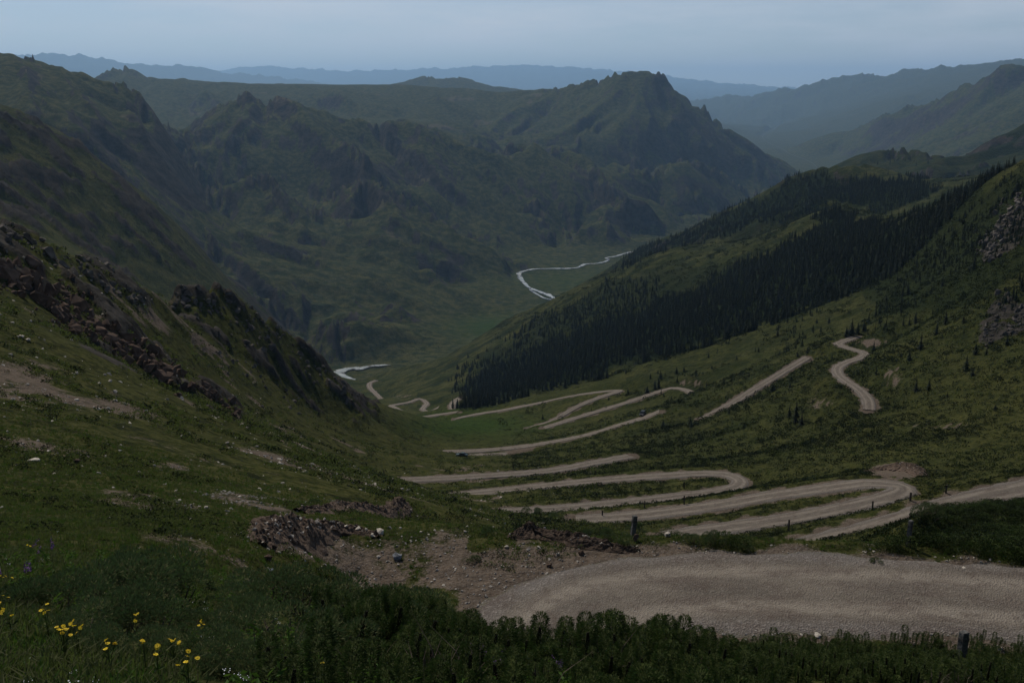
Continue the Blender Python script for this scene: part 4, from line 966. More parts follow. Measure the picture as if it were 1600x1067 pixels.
# ------------------------------------------------------------------ low bushes on the slopes
CL = [clump_mesh(60+k, 44, 1.6, .8, .34) for k in range(4)]
bx, by, bz = sample(90000, 60, 1350, (-.05, .62), 2.0, 31)
dens = fbm(bx, by, 26, 4, 210)+.5*fbm(bx, by, 7, 2, 211); br_ = AT(brush, bx, by); so = AT(dirt, bx, by); rk = AT(rock, bx, by)
qx, qy = proj(bx, by, bz)
mead = inpoly(qx, qy, [(560, 660), (730, 640), (960, 590), (1300, 480), (1260, 560), (1100, 600), (1000, 670), (940, 720), (600, 750)]) & (by > 200)
k = (dens+.35*(rng.random(len(bx))-.5) > np.where(mead, .44, .16)-.3*br_) & (so < .35) & (rk < .5) & (bx > -.02*by+2) & (by > 55)
k &= ~((by < 1350) & (by > 900) & (qx < 760)) | (dens > .15)
bx, by, bz = bx[k], by[k], bz[k]; rd = ~on_road(bx, by, .9) & visible(bx, by, bz, 1.5, 24); bx, by, bz = bx[rd], by[rd], bz[rd]
scatter('low_shrubbery', CL, np.stack([bx, by, bz], -1), (.4+.9*rng.random(len(bx))**3)*np.clip(by/300, .4, 2.4), 'low dark green shrubbery dotted over the grassy slopes', 'shrubbery', .12)
mx_, my_, mz_ = sample(60000, 55, 460, (.0, .62), 2.0, 33)
k = ~on_road(mx_, my_, .6) & (AT(dirt, mx_, my_) < .4) & (fbm(mx_, my_, 5, 3, 215) > -.12); mx_, my_, mz_ = mx_[k], my_[k], mz_[k]
k = visible(mx_, my_, mz_, .6, 20); mx_, my_, mz_ = mx_[k], my_[k], mz_[k]
scatter('hillside_herbs', [clump_mesh(75+k, 18, .8, .32, .2, M_BUSH if k else M_GRASS) for k in range(4)], np.stack([mx_, my_, mz_], -1), (.3+.6*rng.random(len(mx_)))*np.clip(my_/120, .5, 2.6), 'low herbs and coarse grass covering the steep hillside', 'herbs', .12)
# scrub on the left slope: small, sparse
lx, ly, lz = sample(90000, 22, 420, (-.62, .12), 2.0, 32)
dn = fbm(lx, ly, 9, 3, 220)+.5*fbm(lx, ly, 2.5, 2, 221)
k = (dn > .12) & (AT(rock, lx, ly) < .6) & (rng.random(len(lx)) < .55); lx, ly, lz = lx[k], ly[k], lz[k]
k = ~on_road(lx, ly, .6) & visible(lx, ly, lz, .5, 24); lx, ly, lz = lx[k], ly[k], lz[k]
scatter('slope_tufts', [clump_mesh(70+k, 26, .7, .30, .16, M_GRASS if k else M_BUSH) for k in range(3)], np.stack([lx, ly, lz], -1), (.35+.7*rng.random(len(lx)))*np.clip(ly/75, .5, 2.6), 'small tufts of grass and herbs on the stony slope', 'grass tufts', .1)

# ------------------------------------------------------------------ grass close by
TU = [tuft_mesh(80, 26, .26, M_GRASS), tuft_mesh(81, 22, .20, M_GRASS, .12), tuft_mesh(82, 30, .16, M_LUSHG, .12, .012), tuft_mesh(83, 18, .34, M_GRASS, .07)]
tx_, ty_, tz_ = sample(90000, 3.4, 60, (-.62, .62), 1.75, 41)
dn = fbm(tx_, ty_, 1.8, 3, 230); so = AT(dirt, tx_, ty_)
gqx, gqy = proj(tx_, ty_, tz_)
k = (so < .42+.35*dn) & ~on_road(tx_, ty_, .35) & ~inpoly(gqx, gqy, [(120, 900), (280, 905), (300, 1010), (180, 1030), (110, 990)]) & ~inpoly(gqx, gqy, [(330, 940), (420, 905), (640, 965), (1100, 1025), (1620, 1004), (1620, 1200), (330, 1200), (290, 1030)]); tx_, ty_, tz_ = tx_[k], ty_[k], tz_[k]
k = visible(tx_, ty_, tz_, .3, 24); tx_, ty_, tz_ = tx_[k], ty_[k], tz_[k]
scatter('grass', TU, np.stack([tx_, ty_, tz_], -1), (.4+.55*rng.random(len(tx_)))*np.where(ty_ > 18, .8, .9), 'rough mountain grass growing over the near slope and beside the road', 'grass', .12)

# ------------------------------------------------------------------ shrubs along the lower edge
R_.seed(99)
SH = [shrub_meshes(101+k, 4+k % 2, .90+.12*(k % 3), .48, 1.0, .14, .17) for k in range(4)]
SR = [shrub_meshes(121+k, 10, .75, .58, .7, .12, .11) for k in range(4)]
JU = [juniper_meshes(141+k, 1.5, .85) for k in range(4)]
band = [(500, 1000), (560, 985), (640, 1000), (760, 1022), (900, 1022), (1040, 1020), (1110, 1030), (1200, 1100), (1200, 1300), (380, 1300), (430, 1090)]
sx, sy, sz = sample(5000, 6, 24, (-.5, .5), 1.4, 51); qx, qy = proj(sx, sy, sz)
def thin(cand, dmin):
    kept = []
    for p in cand:
        if all((p[0]-q_[0])**2+(p[1]-q_[1])**2 > dmin**2 for q_ in kept): kept.append(p)
    return kept
k = inpoly(qx, qy, band); ka = thin(list(zip(sx[k], sy[k], sz[k])), .58)
sx, sy, sz = sample(5000, 19, 34, (-.1, .62), 1.0, 52); qx, qy = proj(sx, sy, sz)
k = inpoly(qx, qy, [(1120, 1040), (1210, 1022), (1290, 1012), (1420, 1006), (1620, 1004), (1700, 1200), (1210, 1200), (1200, 1090)]) & ~on_road(sx, sy, .4)
kb = thin(list(zip(sx[k], sy[k], sz[k])), .62)
allk = sorted([(p, 0) for p in ka]+[(p, 1) for p in kb], key=lambda t: (proj(*t[0])[1] > 1110, t[0][1]))
ov = {0: [], 1: []}
for n_, (p, kd) in enumerate(allk):
    if n_ >= 295: ov[kd].append(p); continue
    s_ = R_.uniform(.75, 1.25)*(min(1, .42+.045*max(0, p[1]-5)) if kd == 0 else 1); c = R_.randrange(4)
    if kd == 0:
        copies(None, [('foliage', SH[c][0]), ('stem', SH[c][1])], 'upright_shrub', (p[0], p[1], p[2]-.05), (s_, s_, s_*R_.uniform(.8, 1.1)), R_.uniform(0, 6.28),
               'dark green shrub of upright brushy stems in the thicket below the gravel hairpin', 'shrub', 'upright shrubs below the gravel hairpin')
    else:
        copies(None, [('foliage', SR[c][0]), ('stem', SR[c][1])], 'brushy_shrub', (p[0], p[1], p[2]-.05), (s_, s_, s_*R_.uniform(.75, 1.05)), R_.uniform(0, 6.28),
               'low brushy shrub in the thick bank that lines the near side of the gravel road', 'shrub', 'low shrubs lining the gravel road')
print('shrubs', len(ka), len(kb))
for kd, srcs in ((0, SH), (1, SR)):
    if ov[kd]: scatter('shrub_thicket', [m_[0] for m_ in srcs], np.array(ov[kd], float), rng.uniform(.45, .7, len(ov[kd])) if kd == 0 else rng.uniform(.75, 1.2, len(ov[kd])), 'thicket of brushy dark green shrubs lining the road' if kd else 'thicket of brushy stems at the lower edge', 'thicket', .05)
jun = [(150, 930, 1.3), (215, 925, 1.2), (100, 945, 1.0), (265, 945, 1.1), (180, 975, 1.1), (235, 985, 1.0), (130, 985, .9), (60, 935, .8),
       (200, 1020, .9), (160, 1015, .8), (420, 935, 1.1), (470, 950, 1.2), (530, 955, 1.2), (580, 975, 1.1), (350, 965, .9), (380, 1000, 1.1), (440, 1000, 1.2), (500, 1010, 1.1), (310, 1010, .9), (350, 1040, .95), (400, 1050, 1.0), (290, 975, .6), (470, 1050, 1.0), (620, 975, 1.1)]
JL = {(150, 930): 'broad grey green bush at the crown of the mound beside the yellow flowers', (215, 925): 'grey green bush at the upper tip of the mound above the yellow flowers', (100, 945): 'grey green bush on the side of the mound facing the purple spike', (265, 945): 'grey green bush where the mound slopes towards the middle thicket',
 (180, 975): 'dense grey green bush in the heart of the mound above the daisies', (235, 985): 'grey green bush low in the mound beside a lone yellow flower', (130, 985): 'small grey green bush directly above the largest daisy cluster', (60, 935): 'small outlying grey green bush near the purple flower spike',
 (200, 1020): 'low bush at the shaded foot of the grey green mound', (160, 1015): 'smallest low bush at the foot of the mound beside the orange yellow flowers', (420, 935): 'rounded bush at the top of the middle thicket nearest the dirt heap', (470, 950): 'large rounded bush on the crest of the middle thicket',
 (530, 955): 'rounded bush on the thicket crest below the blue grey boulder', (580, 975): 'rounded bush where the middle thicket meets the brushy shrubs', (350, 965): 'small rounded bush on the flank of the middle thicket facing the flowers', (380, 1000): 'rounded bush in the lower flank of the middle thicket near the daisies',
 (440, 1000): 'broad rounded bush deep inside the middle thicket', (500, 1010): 'rounded bush inside the thicket beside the first brushy stems', (310, 1010): 'low rounded bush at the flower side edge of the middle thicket', (350, 1040): 'low rounded bush near the bottom edge behind the daisies',
 (400, 1050): 'rounded bush at the bottom edge below the middle thicket', (290, 975): 'tiny rounded bush in the gap between the two thickets', (470, 1050): 'rounded bush at the bottom edge among fresh leafy herbs', (620, 975): 'outermost rounded bush of the thicket beside the bare earth'}
for px, py, s_ in jun:
    p = hit(px, py+14, 3.5, 60)
    if p is None: continue
    f = s_*max(.42, p.length/17); c = R_.randrange(4); left = px < 280
    copies(None, [('foliage', JU[c][0]), ('stem', JU[c][1])], 'juniper_bush', p-Vector((0, 0, .08)), (f, f, f*R_.uniform(.75, .95)), R_.uniform(0, 6.28),
           JL[(px, py)], 'bush', 'rounded bushes by the flowers' if left else 'rounded bushes in the middle thicket')
single = [(1030, 800, 0, 0)]
for px, py, w, h, lb in [(762, 838, 22, 16, 'dark round tuft bush alone at the edge of bare earth left of the post'), (737, 876, 22, 10, 'low dark bush at the edge of the bare earth patch'), (258, 833, 22, 12, 'small dark leafy bush alone on the near meadow'),
                         (290, 838, 18, 9, 'low yellowish leafy bush beside the small dark bush on the meadow'), (492, 788, 16, 10, 'small dark bush on top of the dirt heap'), (991, 834, 20, 20, 'leafy dark bush wrapped round the foot of the leaning post'),
                         (920, 836, 18, 12, 'round green bush on the low earth bank'), (945, 842, 26, 18, 'broad dark bush on the low earth bank near the leaning post'), (975, 852, 24, 18, 'dark bush hugging the dark rock by the leaning post'),
                         (1448, 812, 38, 26, 'wide dark bush crowning the bank where the road disappears'), (1370, 880, 16, 10, 'small green bush on the gravel road verge by the second post'), (830, 806, 26, 14, 'leafy bush growing over the eroded earth bank'), (870, 812, 26, 14, 'green bush on the crest of the earth bank'), (1120, 850, 40, 20, 'spreading green bush behind the far verge of the hairpin'), (1160, 856, 30, 14, 'low leafy bush trailing off the verge of the hairpin'), (1083, 850, 30, 16, 'dense bush near the pale boulder on the verge')]:
    p = hit(px, py, 10, 200)
    if p is None: continue
    f = w*p.length/F/1.35; c = R_.randrange(4)
    copies(None, [('foliage', JU[c][0]), ('stem', JU[c][1])], 'small_bush', p-Vector((0, 0, .05)), (f, f, h*p.length/F/.72), R_.uniform(0, 6.28), lb, 'bush', None)
# thicker growth on the bank to the right of the road and on the verges
bk = [(1425, 850), (1440, 812), (1480, 795), (1540, 790), (1620, 785), (1620, 905), (1500, 880), (1430, 875), (1350, 880), (1280, 875), (1330, 862)]
sx, sy, sz = sample(12000, 36, 90, (.1, .62), 1.6, 53); qx, qy = proj(sx, sy, sz)
vg = [(1000, 862), (1040, 842), (1130, 846), (1235, 868), (1330, 874), (1330, 884), (1150, 872)]
k = (inpoly(qx, qy, bk) & (fbm(sx, sy, 4, 3, 240) > -.25)) | (inpoly(qx, qy, vg) & (fbm(sx, sy, 2, 3, 241) > -.05)); k &= ~on_road(sx, sy, .3)
scatter('bank_thicket', [clump_mesh(90+k2, 260, 1.0, .55, .06, M_BUSH if k2 < 2 else M_LEAF) for k2 in range(4)], np.stack([sx, sy, sz], -1)[k], .5+.8*rng.random(int(k.sum())), 'tangled low green thicket covering the bank right of the road', 'thicket', .15)

# ------------------------------------------------------------------ rocks
RK = [rock_mesh(300+k, M_STONE, .6+.1*(k % 3)) for k in range(6)]
RP = [rock_mesh(320+k, M_PALE, .6+.1*(k % 3)) for k in range(5)]
RB = [rock_mesh(340+k, M_ROCK, .8+.2*(k % 4), 14) for k in range(8)]
RG = [rock_mesh(360+k, M_ROCKG, .8+.2*(k % 4), 14) for k in range(6)]
RX = [rock_mesh(380, M_GREYST, .8, 20), rock_mesh(381, M_PALE, .85, 24), rock_mesh(382, M_EARTH, .7, 18)]
# gravel and scattered stones
sx, sy, sz = sample(30000, 27, 60, (-.3, .62), 1.0, 61); so = AT(dirt, sx, sy)
k = (so > .25) & (rng.random(len(sx)) < .75) | on_road(sx, sy, .3) & (rng.random(len(sx)) < .5)
scatter('gravel', RK+RP[:2], np.stack([sx, sy, sz+.015], -1)[k], .03+.16*rng.random(int(k.sum()))**4, 'loose gravel and pebbles strewn over the hairpin and bare earth', 'gravel', .4)
sx, sy, sz = sample(20000, 18, 260, (-.62, .05), 1.9, 62); so = AT(dirt, sx, sy)
k = (rng.random(len(sx)) < .10+.55*so) & (fbm(sx, sy, 14, 2, 250) > -.1) & ~on_road(sx, sy, .5)
scatter('slope_stones', RK+RP, np.stack([sx, sy, sz], -1)[k], (.08+.30*rng.random(int(k.sum()))**3)*np.clip(sy[k]/50, .7, 2.6), 'small pale stones scattered over the grassy slope', 'stones', .4)
big = [(594, 834, 16, 12, 'pale cream boulder with a dark shadow at the end of the dirt heap', 1), (620, 873, 17, 13, 'rough blue grey boulder on the grass below the dirt heap', 0),
       (906, 845, 14, 8, 'flat brown boulder lying on the bare earth bank', 2), (909, 866, 12, 7, 'dark brown rock on bare earth above the hairpin', 2), (859, 885, 10, 8, 'small reddish rock alone at the edge of the gravel', 2),
       (416, 876, 20, 10, 'flat reddish slab of rock at the foot of the dirt heap', 2), (427, 860, 12, 11, 'upright brown stone leaning against the dirt heap', 2), (423, 892, 12, 6, 'low grey stone half sunk in grass below the slab', 0),
       (791, 856, 7, 6, 'small white stone on the bare earth patch', 1), (872, 867, 6, 6, 'small two-toned stone in the middle of the bare earth', 1), (1043, 838, 12, 10, 'pale boulder in the grass near the leaning post', 1),
       (994, 846, 12, 16, 'upright dark rock beside the foot of the leaning post', 2), (1506, 889, 9, 4, 'small flat white stone on the road verge below the bank', 1), (1277, 993, 14, 5, 'long pale stone at the edge of the shrubs by the road', 1),
       (52, 722, 18, 8, 'pale triangular stone lying on the grassy slope', 1), (118, 724, 16, 7, 'dull brown flat stone on the grassy slope', 2), (32, 527, 14, 5, 'long white stone high on the slope below the brown crag', 1), (44, 533, 9, 6, 'pale pinkish stone beside the long white stone', 1),
       (322, 794, 10, 5, 'pale flat stone on the meadow below the fork in the path', 1), (1182, 733, 0, 0, '', 0)]
for px, py, w, h, lb, kd in big:
    if not w: continue
    p = hit(px, py, 8, 400)
    if p is None: continue
    o = link('boulder', RX[kd] if kd < 2 else RB[R_.randrange(8)], label=lb, cat='rock', loc=p+Vector((0, 0, h*p.length/F*.3)))
    o.scale = (w*p.length/F*1.1, w*p.length/F, h*p.length/F*1.25); o.rotation_euler = (R_.uniform(-.15, .15), R_.uniform(-.15, .15), R_.uniform(0, 6.28))

def outcrop(name, spots, meshes, label, cat='crag', group=None, dip=(.35, -.45)):
    """spots: (x, y, size); each rock is a part of its crag"""
    spots = [s_ for s_ in spots if s_ is not None]
    if not spots: return
    c = Vector((sum(s_[0] for s_ in spots)/len(spots), sum(s_[1] for s_ in spots)/len(spots), 0)); c.z = float(H(c.x, c.y))
    o = bpy.data.objects.new(name, None); C.objects.link(o); o.location = c; o['label'] = label; o['category'] = cat
    if group: o['group'] = group
    for x, y, s_ in spots:
        r = link('rock', meshes[R_.randrange(len(meshes))], parent=o)
        r.location = Vector((x, y, float(H(x, y))+s_*.12))-c
        r.scale = (s_*R_.uniform(.8, 1.5), s_*R_.uniform(.6, 1.1), s_*R_.uniform(.6, 1.25))
        r.rotation_euler = (dip[0]+R_.uniform(-.35, .35), dip[1]+R_.uniform(-.35, .35), R_.uniform(-.6, .6)+(3.14 if R_.random() < .5 else 0))
def along(poly, n, jx, jy, s0, s1, y0=60, y1=600):
    out = []
    for i in range(n):
        t = R_.random()*(len(poly)-1); k = min(int(t), len(poly)-2); f = t-k
        px = poly[k][0]+(poly[k+1][0]-poly[k][0])*f+R_.gauss(0, jx); py = poly[k][1]+(poly[k+1][1]-poly[k][1])*f+R_.gauss(0, jy)
        p = hit(px, py, y0, y1, 500)
        if p is not None: out.append((p.x, p.y, (s0+(s1-s0)*R_.random()**2.5)*p.length/F))
    return out
R_.seed(77)
outcrop('brown_crag', along([(0, 425), (40, 440), (80, 470), (110, 495)], 150, 14, 16, 6, 30, 90), RB, 'broken reddish brown crag at the edge of the frame, highest of the rock band')
outcrop('brown_crag', along([(105, 492), (140, 512), (170, 530), (190, 545)], 110, 10, 9, 5, 24, 90), RB, 'dark jagged middle of the brown rock band on the grassy slope')
outcrop('brown_crag', along([(195, 540), (225, 560), (262, 585), (300, 608)], 150, 10, 11, 5, 26, 90), RB, 'brown blocky crag in the lower half of the rock band, above the open turf')
outcrop('brown_crag', along([(305, 600), (340, 625), (378, 650)], 70, 6, 7, 4, 17, 90), RB, 'tapering lower tip of the brown rock band ending in grass')
outcrop('brown_crag', along([(90, 440), (120, 460), (140, 480)], 40, 8, 6, 4, 14, 90), RB, 'small reddish rib of rock just above the brown rock band')
outcrop('dark_crag', along([(0, 365), (60, 385), (110, 410), (150, 425), (190, 450), (215, 470)], 130, 12, 9, 4, 17, 120), RG, 'scattered dark rocks along the first skyline of the grassy slope')
outcrop('dark_crag', along([(265, 470), (310, 465), (360, 490), (410, 540)], 120, 16, 15, 4, 14, 250), RG, 'dark ragged crag on top of the second rib beyond the slope')
outcrop('dark_crag', along([(400, 500), (450, 540), (500, 580), (560, 620)], 90, 10, 10, 3, 11, 250), RG, 'dark broken rocks down the skyline edge of the second rib')
outcrop('dark_crag', along([(330, 560), (400, 590), (470, 640)], 60, 15, 10, 3, 11, 200), RG, 'sparse dark rocks in the grassy hollow below the second rib')
outcrop('cliff', along([(1600, 318), (1580, 335), (1562, 360), (1550, 385), (1540, 400)], 170, 9, 10, 4, 13, 250, 640), RG, 'dark cliff with pale broken face high on the steep slope')
outcrop('cliff', along([(1575, 455), (1562, 485), (1548, 520), (1538, 535)], 60, 4, 9, 3, 9, 200, 640), RG, 'narrow pale grey rock slab on the steep slope')
outcrop('cliff', along([(1600, 488), (1590, 505), (1575, 520)], 50, 5, 7, 3, 10, 200, 640), RG, 'grey rock slab touching the frame edge below the narrow slab')

# ------------------------------------------------------------------ heaps of earth
def heap(name, path, hgts, wid, label, m, nst, smin, smax, seed, ymax=400):
    """a low uneven ridge of loose earth along a path on the ground, with its stones"""
    pts3 = [hit(px, py, 20, ymax) for px, py in path]; pts3 = [p for p in pts3 if p]
    d = dense(np.array([[p.x, p.y, p.z] for p in pts3]), .10); n = len(d)
    hh = np.interp(np.linspace(0, 1, n), np.linspace(0, 1, len(hgts)), hgts)
    tan = np.gradient(d[:, :2], axis=0); tan /= np.linalg.norm(tan, axis=1)[:, None]+1e-9; nor = np.stack([-tan[:, 1], tan[:, 0]], -1)
    s_ = np.linspace(-1, 1, 45); VV = []
    for sj in s_:
        w_ = wid*(hh/max(hgts))**.6*(1+.3*perlin(d[:, 0]*.9+sj*3, d[:, 1]*.9, seed))
        p = d[:, :2]+nor*(sj*w_)[:, None]; prof = max(0, 1-abs(sj)**1.5)
        z = H(p[:, 0], p[:, 1])+hh*prof*(1+.35*perlin(p[:, 0]*1.6, p[:, 1]*1.6, seed+1))+.10*prof*perlin(p[:, 0]*6, p[:, 1]*6, seed+2)-.06*(prof == 0)+.16*prof*perlin(p[:, 0]*3, p[:, 1]*3, seed+6)+.06*prof*perlin(p[:, 0]*13, p[:, 1]*13, seed+3)+.03*prof*perlin(p[:, 0]*30, p[:, 1]*30, seed+4)
        VV.append(np.column_stack([p, z]))
    VV = np.stack(VV, 1); k = len(s_); c = VV.reshape(-1, 3).mean(axis=0)
    i = (np.arange(n-1)[:, None]*k+np.arange(k-1)[None]).ravel()
    me = mesh_np('heap_body', VV.reshape(-1, 3)-c, np.stack([i, i+1, i+1+k, i+k], -1), m, smooth=False)
    o = bpy.data.objects.new(name, None); C.objects.link(o); o.location = c; o['label'] = label; o['category'] = 'earth heap'
    link('body', me, parent=o)
    for q_ in range(nst):
        a = R_.randrange(n); b = int(np.clip(R_.gauss(k*.36 if R_.random() < .75 else k*.6, 3.5), 1, k-2)); v_ = VV[a, b]-c
        r = link('stone', (RP if R_.random() < .35 else RK if R_.random() < .5 else RB)[R_.randrange(5)], parent=o); s2 = smin+(smax-smin)*R_.random()**3
        r.location = v_+np.array([R_.uniform(-.1, .1), R_.uniform(-.1, .1), s2*.15]); r.scale = (s2, s2*.9, s2*.8); r.rotation_euler = (R_.uniform(-1, 1), R_.uniform(-1, 1), R_.uniform(0, 6))
heap('dirt_heap', [(408, 852), (440, 842), (490, 832), (540, 828), (575, 834), (592, 840)], [.1, .45, .8, .75, .45, .1], 1.25, 'long brown heap of dug earth with pale stones along its foot', M_EARTH, 170, .06, .34, 3, 80)
heap('dirt_heap', [(468, 800), (520, 797), (560, 797), (610, 803), (655, 806)], [.15, .5, .45, .35, .1], 1.0, 'lower reddish heap of earth just behind the long stony heap', M_EARTH, 60, .07, .26, 5, 80)
heap('earth_bank', [(795, 842), (830, 838), (870, 842), (920, 850), (965, 858), (1000, 862)], [.1, .65, .4, .45, .25, .05], .85, 'low eroded earth bank with plants on the rim above the road bends', M_EARTH, 55, .05, .24, 8, 60)
heap('earth_bank', [(1350, 738), (1390, 733), (1425, 735), (1440, 745)], [.3, 1.3, 1.2, .4], 2.2, 'bare cut earth bank on the outside of the second hairpin', M_EARTH, 50, .15, .6, 11)
heap('earth_bank', [(1448, 806), (1475, 800), (1500, 797)], [.2, .6, .2], 1.1, 'small bare earth lip on the bank where the road vanishes', M_EARTH, 20, .1, .4, 13)

# ------------------------------------------------------------------ roadside posts
def box_bm(bm, sx_, sy_, sz_, c, taper=1.0, bev=.0):
    r = bmesh.ops.create_cube(bm, size=1)['verts']
    for v_ in r:
        t = taper if v_.co.z > 0 else 1.0
        v_.co = Vector((v_.co.x*sx_*t, v_.co.y*sy_*t, v_.co.z*sz_))+Vector(c)
    return r
def post(px, py, h, w, label, big_=False, lean=(0, 0), rz=.3, group=None, zoff=0, m=None, y0=20, yat=None):
    p = hit(px, py, y0, 700)
    if yat:
        xx = float(P(px, py, yat)[0]); p = Vector((xx, yat, float(H(xx, yat))))
    if p is None: return
    o = bpy.data.objects.new('roadside_post', None); C.objects.link(o); o.location = p-Vector((0, 0, zoff)); o.rotation_euler = (lean[0], lean[1], rz)
    o['label'] = label; o['category'] = 'post'
    if group: o['group'] = group
    bm = bmesh.new(); n = 7
    for k in range(n+1):
        z = -.35+(h+.35-.02)*k/n; ww = w*(1-.05*k/n)
        for sx_, sy_ in ((-1, -1), (1, -1), (1, 1), (-1, 1)):
            j = .035*w*(R_.random()-.5)*2; bm.verts.new((sx_*ww/2+j, sy_*ww/2*.85+j, z))
    bm.verts.ensure_lookup_table()
    for k in range(n):
        for j in range(4): bm.faces.new([bm.verts[k*4+j], bm.verts[k*4+(j+1) % 4], bm.verts[k*4+4+(j+1) % 4], bm.verts[k*4+4+j]])
    bm.faces.new([bm.verts[n*4+j] for j in range(4)])
    if big_: bmesh.ops.bevel(bm, geom=[e for e in bm.edges if abs(e.verts[0].co.z-e.verts[1].co.z) > .01], offset=.012, segments=1, affect='EDGES')
    me = bpy.data.meshes.new('shaft'); bm.to_mesh(me); bm.free(); me.materials.append(m or M_POST); link('shaft', me, parent=o)
    bm = bmesh.new(); box_bm(bm, w*1.0, w*.85, .05, (0, 0, h+.005), .86)
    me = bpy.data.meshes.new('cap'); bm.to_mesh(me); bm.free(); me.materials.append(m or M_POST); link('cap', me, parent=o)
    if big_:
        for zz in (h*.84, h*.80):
            bm = bmesh.new(); box_bm(bm, w*1.06, w*.92, .012, (0, 0, zz)); me = bpy.data.meshes.new('wire_band'); bm.to_mesh(me); bm.free(); me.materials.append(M_POSTD); link('wire_band', me, parent=o)
post(988, 832, 1.38, .22, 'thick grey square post leaning over above the road bends', True, (.02, .07), .35, yat=44.3)
post(1415, 882, 1.22, .19, 'thick grey square post at the far verge of the hairpin beside the shrub bank', True, (0, .05), .5, yat=41.3)
post(1501, 1040, 1.35, .27, 'square post with a flat pale top rising out of the roadside shrubs', True, (0, -.02), .35, yat=30.4)
for px, py, hp, lb in [(941, 806, 9, 'small dark post on the verge directly left of the thick leaning post'), (1007, 793, 11, 'small dark post just behind and beyond the thick leaning post'), (1069, 788, 14, 'dark post on the inner verge of the third road loop, beside grass'),
                       (1069, 763, 11, 'dark post inside the long green hairpin island'), (1232, 829, 17, 'short stout post between the two lower road loops'), (1363, 796, 13, 'dark post among shrubs above the lower road loop'), (1422, 782, 12, 'dark post by the outside of the shrubby second hairpin'),
                       (1478, 770, 12, 'dark post in the shrubs above the second hairpin'), (786, 757, 8, 'tiny dark post between the two upper straight roads'), (802, 732, 7, 'tiny dark post on the far verge of the upper straight road'), (930, 741, 6, 'tiny dark post in grass beside the end of the upper straight road'),
                       (896, 720, 5, 'tiny dark post at the far verge near the tip of the upper straight road'), (1058, 730, 6, 'tiny dark post above the long green hairpin'), (600, 740, 6, 'tiny dark post at the foot of the stony slope by the road'), (1118, 783, 0, '')]:
    if not hp: continue
    p = hit(px, py, 80, 700); h = hp*p.length/F
    post(px, py, h, .2, lb, False, (R_.uniform(-.05, .05), R_.uniform(-.05, .05)), R_.uniform(0, 1), m=M_POSTD, y0=80)

